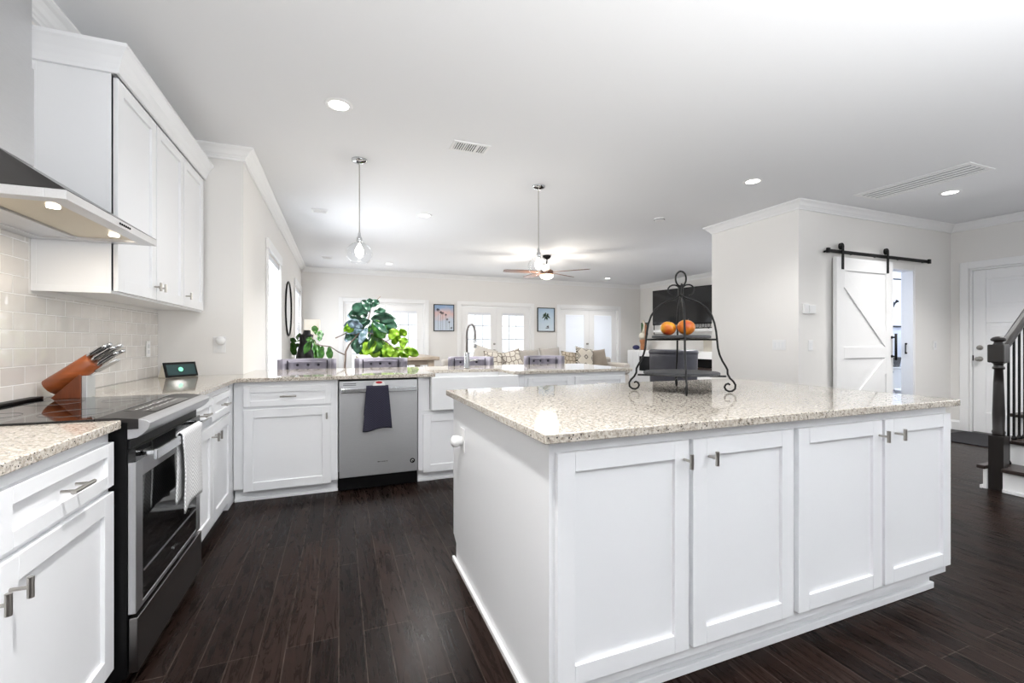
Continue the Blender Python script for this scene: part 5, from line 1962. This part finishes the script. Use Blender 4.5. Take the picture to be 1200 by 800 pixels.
def cushion(x, y, z, w_, h_, t_, m, label, rz=0, ry=0, lean=0.25):
    b = MB()
    n_ = 14
    for sgn in (-1, 1):
        def fn(u, v, sgn=sgn):
            a, c_ = (u - .5) * 2, (v - .5) * 2
            p = (max(0, 1 - abs(a) ** 2.6) * max(0, 1 - abs(c_) ** 2.6)) ** 0.45
            pin = 1 - 0.06 * (1 - (1 - a * a) * 1) * (1 - c_ * c_) - 0.05 * (1 - a * a) * 0
            xx = a * w_ / 2 * (1 - 0.07 * (1 - c_ * c_))
            zz = c_ * h_ / 2 * (1 - 0.07 * (1 - a * a))
            return (xx, sgn * t_ / 2 * p, zz)
        b.grid(fn, n_, n_)
    bmesh.ops.remove_doubles(b.bm, verts=b.bm.verts, dist=0.0008)
    o = b.build('throw_cushion', m, None, smooth=True)
    o.location = (x, y, z)
    o.rotation_euler = (-lean, ry, rz)
    return tag(o, label, 'cushion', 'cushions lined up on the sofa')


cushion(2.93, 9.10, 0.85, 0.56, 0.44, 0.16, M['cream'], 'plain cream cushion tipped sideways behind the faucet stool', ry=0.30)
cushion(3.02, 8.80, 0.775, 0.42, 0.40, 0.14, M['motif2'], 'light trellis-patterned cushion beside the tipped cream one', ry=0.08)
cushion(3.48, 8.86, 0.785, 0.46, 0.42, 0.14, M['motif2'], 'light trellis-patterned cushion left of the two beige back cushions', ry=-0.25)
cushion(3.96, 9.10, 0.79, 0.54, 0.42, 0.18, M['beige'], 'beige back cushion behind the right-hand stool, left of its taller twin')
cushion(4.51, 9.10, 0.825, 0.52, 0.44, 0.18, M['beige'], 'tallest plain beige back cushion, below the palm crown print', ry=-0.04)
cushion(4.95, 9.10, 0.77, 0.34, 0.38, 0.14, M['cream'], 'narrow cream cushion wedged between beige and scroll print', ry=0.1)
cushion(4.86, 8.86, 0.765, 0.38, 0.38, 0.14, M['motif3'], 'brown scroll-print cushion left of the bold diamond cushion', ry=0.12)
cushion(5.24, 8.82, 0.815, 0.48, 0.46, 0.15, M['motif1'], 'bold dark diamond cushion in front of the closed blinds', ry=0.16)
cushion(5.73, 9.0, 0.785, 0.44, 0.42, 0.15, M['taupe'], 'taupe cushion at the right end of the row', ry=-0.08)

# ---------------------------------------------------------------- black armchair
r = thing('leather_armchair', 'charcoal leather swivel chair with rounded back beyond the tiered stand', 'armchair', (5.28, 5.98, 0), math.radians(-42))
b = MB()


def shell(u, v):
    a = (u - 0.5) * 2.3
    rr = 0.36
    flare = 1 + 0.04 * v
    return (rr * math.sin(a) * flare, -rr * math.cos(a) * 0.9 * flare, 0.42 + v * 0.58)


b.grid(shell, 26, 8)
b.build('backrest', M['leather'], r, smooth=True, solid=0.09)
b = MB().tube([(0.365 * 1.04 * math.sin(a), -0.365 * 0.9 * 1.04 * math.cos(a), 1.0) for a in [(-1.15 + 2.3 * k / 24) for k in range(25)]], 0.05, 12)
b.build('top_roll', M['leather'], r, smooth=True)
MB().lathe([(0.30, 0.36), (0.33, 0.38), (0.34, 0.46), (0.30, 0.50), (0.01, 0.505)], (0, 0.02, 0), 30).build('seat', M['leather'], r, smooth=True)
MB().lathe([(0.26, 0.001), (0.26, 0.02), (0.04, 0.04), (0.035, 0.36)], (0, 0.02, 0), 26).build('pedestal', M['black_metal'], r, smooth=True)

# ---------------------------------------------------------------- media wall
r = thing('media_console', 'long white media console with black fireplace insert on the right wall', 'console', (0, 0, 0))
CXF = 7.32
b = MB()
b.box(CXF, XR - 0.02, 6.6, 10.05, 0.80, 0.955)
b.box(CXF, XR - 0.02, 9.55, 10.05, 0.001, 0.80)
b.box(CXF, XR - 0.02, 6.6, 6.9, 0.001, 0.80)
b.box(CXF, XR - 0.02, 6.9, 9.55, 0.001, 0.42)
b.build('carcass', M['trim'], r, bevel=0.004)
b = MB()
b.box(CXF - 0.018, CXF - 0.001, 9.57, 9.80, 0.06, 0.93)
b.build('door', M['trim'], r, bevel=0.002)
b = MB()
b.box(CXF - 0.018, CXF - 0.001, 9.81, 10.03, 0.06, 0.93)
b.build('door', M['trim'], r, bevel=0.002)
b = MB()
b.box(CXF + 0.25, CXF + 0.27, 6.9, 9.55, 0.42, 0.80)
b.box(CXF - 0.004, CXF + 0.25, 8.1, 9.545, 0.425, 0.795)
b.build('fire_insert', M['black'], r)
b = MB().box(CXF + 0.02, CXF + 0.24, 6.905, 8.05, 0.425, 0.60)
b.build('log_shelf', M['espresso'], r)

# television, slightly swivelled on its bracket
r = thing('television', 'large black wall television reflecting the windows, behind the tiered stand', 'television', (7.53, 8.2, 1.58), math.radians(15))
b = MB().box(-0.02, 0.02, -0.83, 0.83, 0, 0.86)
b.build('casing', M['black'], r, bevel=0.004)
MB().box(-0.0225, -0.0205, -0.815, 0.815, 0.02, 0.845).build('screen', M['tv'], r)
MB().box(0.0205, 0.21, -0.12, 0.12, 0.32, 0.52).build('bracket', M['black'], r)

r = thing('framed_picture', 'tall thin-framed line drawing left of the television', 'picture', (XR, 9.36, 1.36), 0)
b = MB()
b.box(-0.03, -0.001, -0.24, -0.225, 0, 1.02)
b.box(-0.03, -0.001, 0.225, 0.24, 0, 1.02)
b.box(-0.03, -0.001, -0.225, 0.225, 0, 0.015)
b.box(-0.03, -0.001, -0.225, 0.225, 1.005, 1.02)
b.build('frame', M['black'], r)
MB().box(-0.012, -0.001, -0.225, 0.225, 0.015, 1.005).build('paper', M['paper'], r)
b = MB()
b.tube([(-0.0135, 0.05 * math.sin(t * 1.1), 0.5 + 0.06 * t + 0.02 * math.cos(3 * t)) for t in [k * 0.35 for k in range(16)]], 0.004, 6)
b.build('line_drawing', M['ink'], r)

r = thing('carved_bird', 'carved wood and white bird figure on the white console end', 'figurine', (7.50, 9.62, 0.9555))
MB().lathe([(0.07, 0.0005), (0.08, 0.05), (0.07, 0.14), (0.085, 0.22), (0.10, 0.26), (0.05, 0.28)], (0, 0, 0), 18).build('wood_base', M['wood'], r, smooth=True)
MB().lathe([(0.03, 0.27), (0.085, 0.31), (0.10, 0.37), (0.08, 0.44), (0.03, 0.47)], (0, 0.02, 0), 18).build('white_body', M['shell'], r, smooth=True)
MB().tube([(0, 0.0, 0.43), (0, -0.03, 0.55), (0, -0.05, 0.66), (0, -0.0, 0.76), (0, 0.04, 0.78)], [0.05, 0.035, 0.03, 0.035, 0.012], 12).build('neck', M['shell'], r, smooth=True)
MB().tube([(0.01, -0.08, 0.28), (0.01, -0.11, 0.45), (0.01, -0.09, 0.62), (0.01, -0.05, 0.72)], [0.02, 0.035, 0.03, 0.01], 10).build('wood_wing', M['wood'], r, smooth=True)
r = thing('framed_picture', 'small green picture behind the carved bird', 'picture', (XR, 10.0, 1.36), 0)
MB().box(-0.025, -0.001, -0.13, 0.13, 0, 0.34).build('frame', M['handle_dark'], r, bevel=0.002)
MB().box(-0.028, -0.0255, -0.11, 0.11, 0.02, 0.32).build('green_print', M['green'], r)
b = MB().lathe([(0.0005, 0.0)] + [(0.085 * math.sin(PI * k / 12), 0.065 - 0.065 * math.cos(PI * k / 12)) for k in range(1, 12)] + [(0.0005, 0.13)], (0, 0, 0), 24, Matrix.Diagonal((1, 1.3, 1)), cap=False)
o = b.build('ceramic_ball', M['navyball'], None, smooth=True)
o.location = (7.46, 9.87, 0.956)
tag(o, 'navy blue round ornament at the left end of the white console', 'ornament')
b = MB().box(7.70, 7.72, 7.05, 7.75, 0.9555, 1.22)
tag(b.build('leaning_canvas', M['beigeart'], None, bevel=0.003), 'pale beige canvas leaning on the console below the television', 'picture')
# scrolled iron tray on the mantel line under the television
r = thing('iron_scroll_rack', 'black scrolled iron rack on the shelf under the television', 'decoration', (7.45, 7.75, 1.462))
b = MB()
b.tube([(0, -0.5, 0.02), (0, 0.5, 0.02)], 0.008, 8)
b.tube([(0, -0.5, 0.13), (0, 0.5, 0.13)], 0.006, 8)
for k in range(6):
    c_ = -0.4 + 0.16 * k
    b.tube([(0, c_ + 0.05 * math.cos(t), 0.075 + 0.05 * math.sin(t)) for t in [2 * PI * q / 14 for q in range(14)]], 0.005, 6, True)
b.tube([(0, -0.5, 0.02), (0, -0.56, 0.1), (0, -0.52, 0.16)], 0.006, 6)
b.tube([(0, 0.5, 0.02), (0, 0.56, 0.1), (0, 0.52, 0.16)], 0.006, 6)
for c_ in (-0.4, 0.4):
    b.lathe([(0.02, 0.0005), (0.006, 0.014), (0.006, 0.02)], (0, c_, 0), 8)
b.build('scrollwork', M['black_metal'], r, smooth=True)
b = MB().box(7.36, XR - 0.002, 6.6, 9.05, 1.41, 1.461)
tag(b.build('mantel_shelf', M['trim'], None, bevel=0.006), 'thick white mantel shelf under the television', 'shelf')
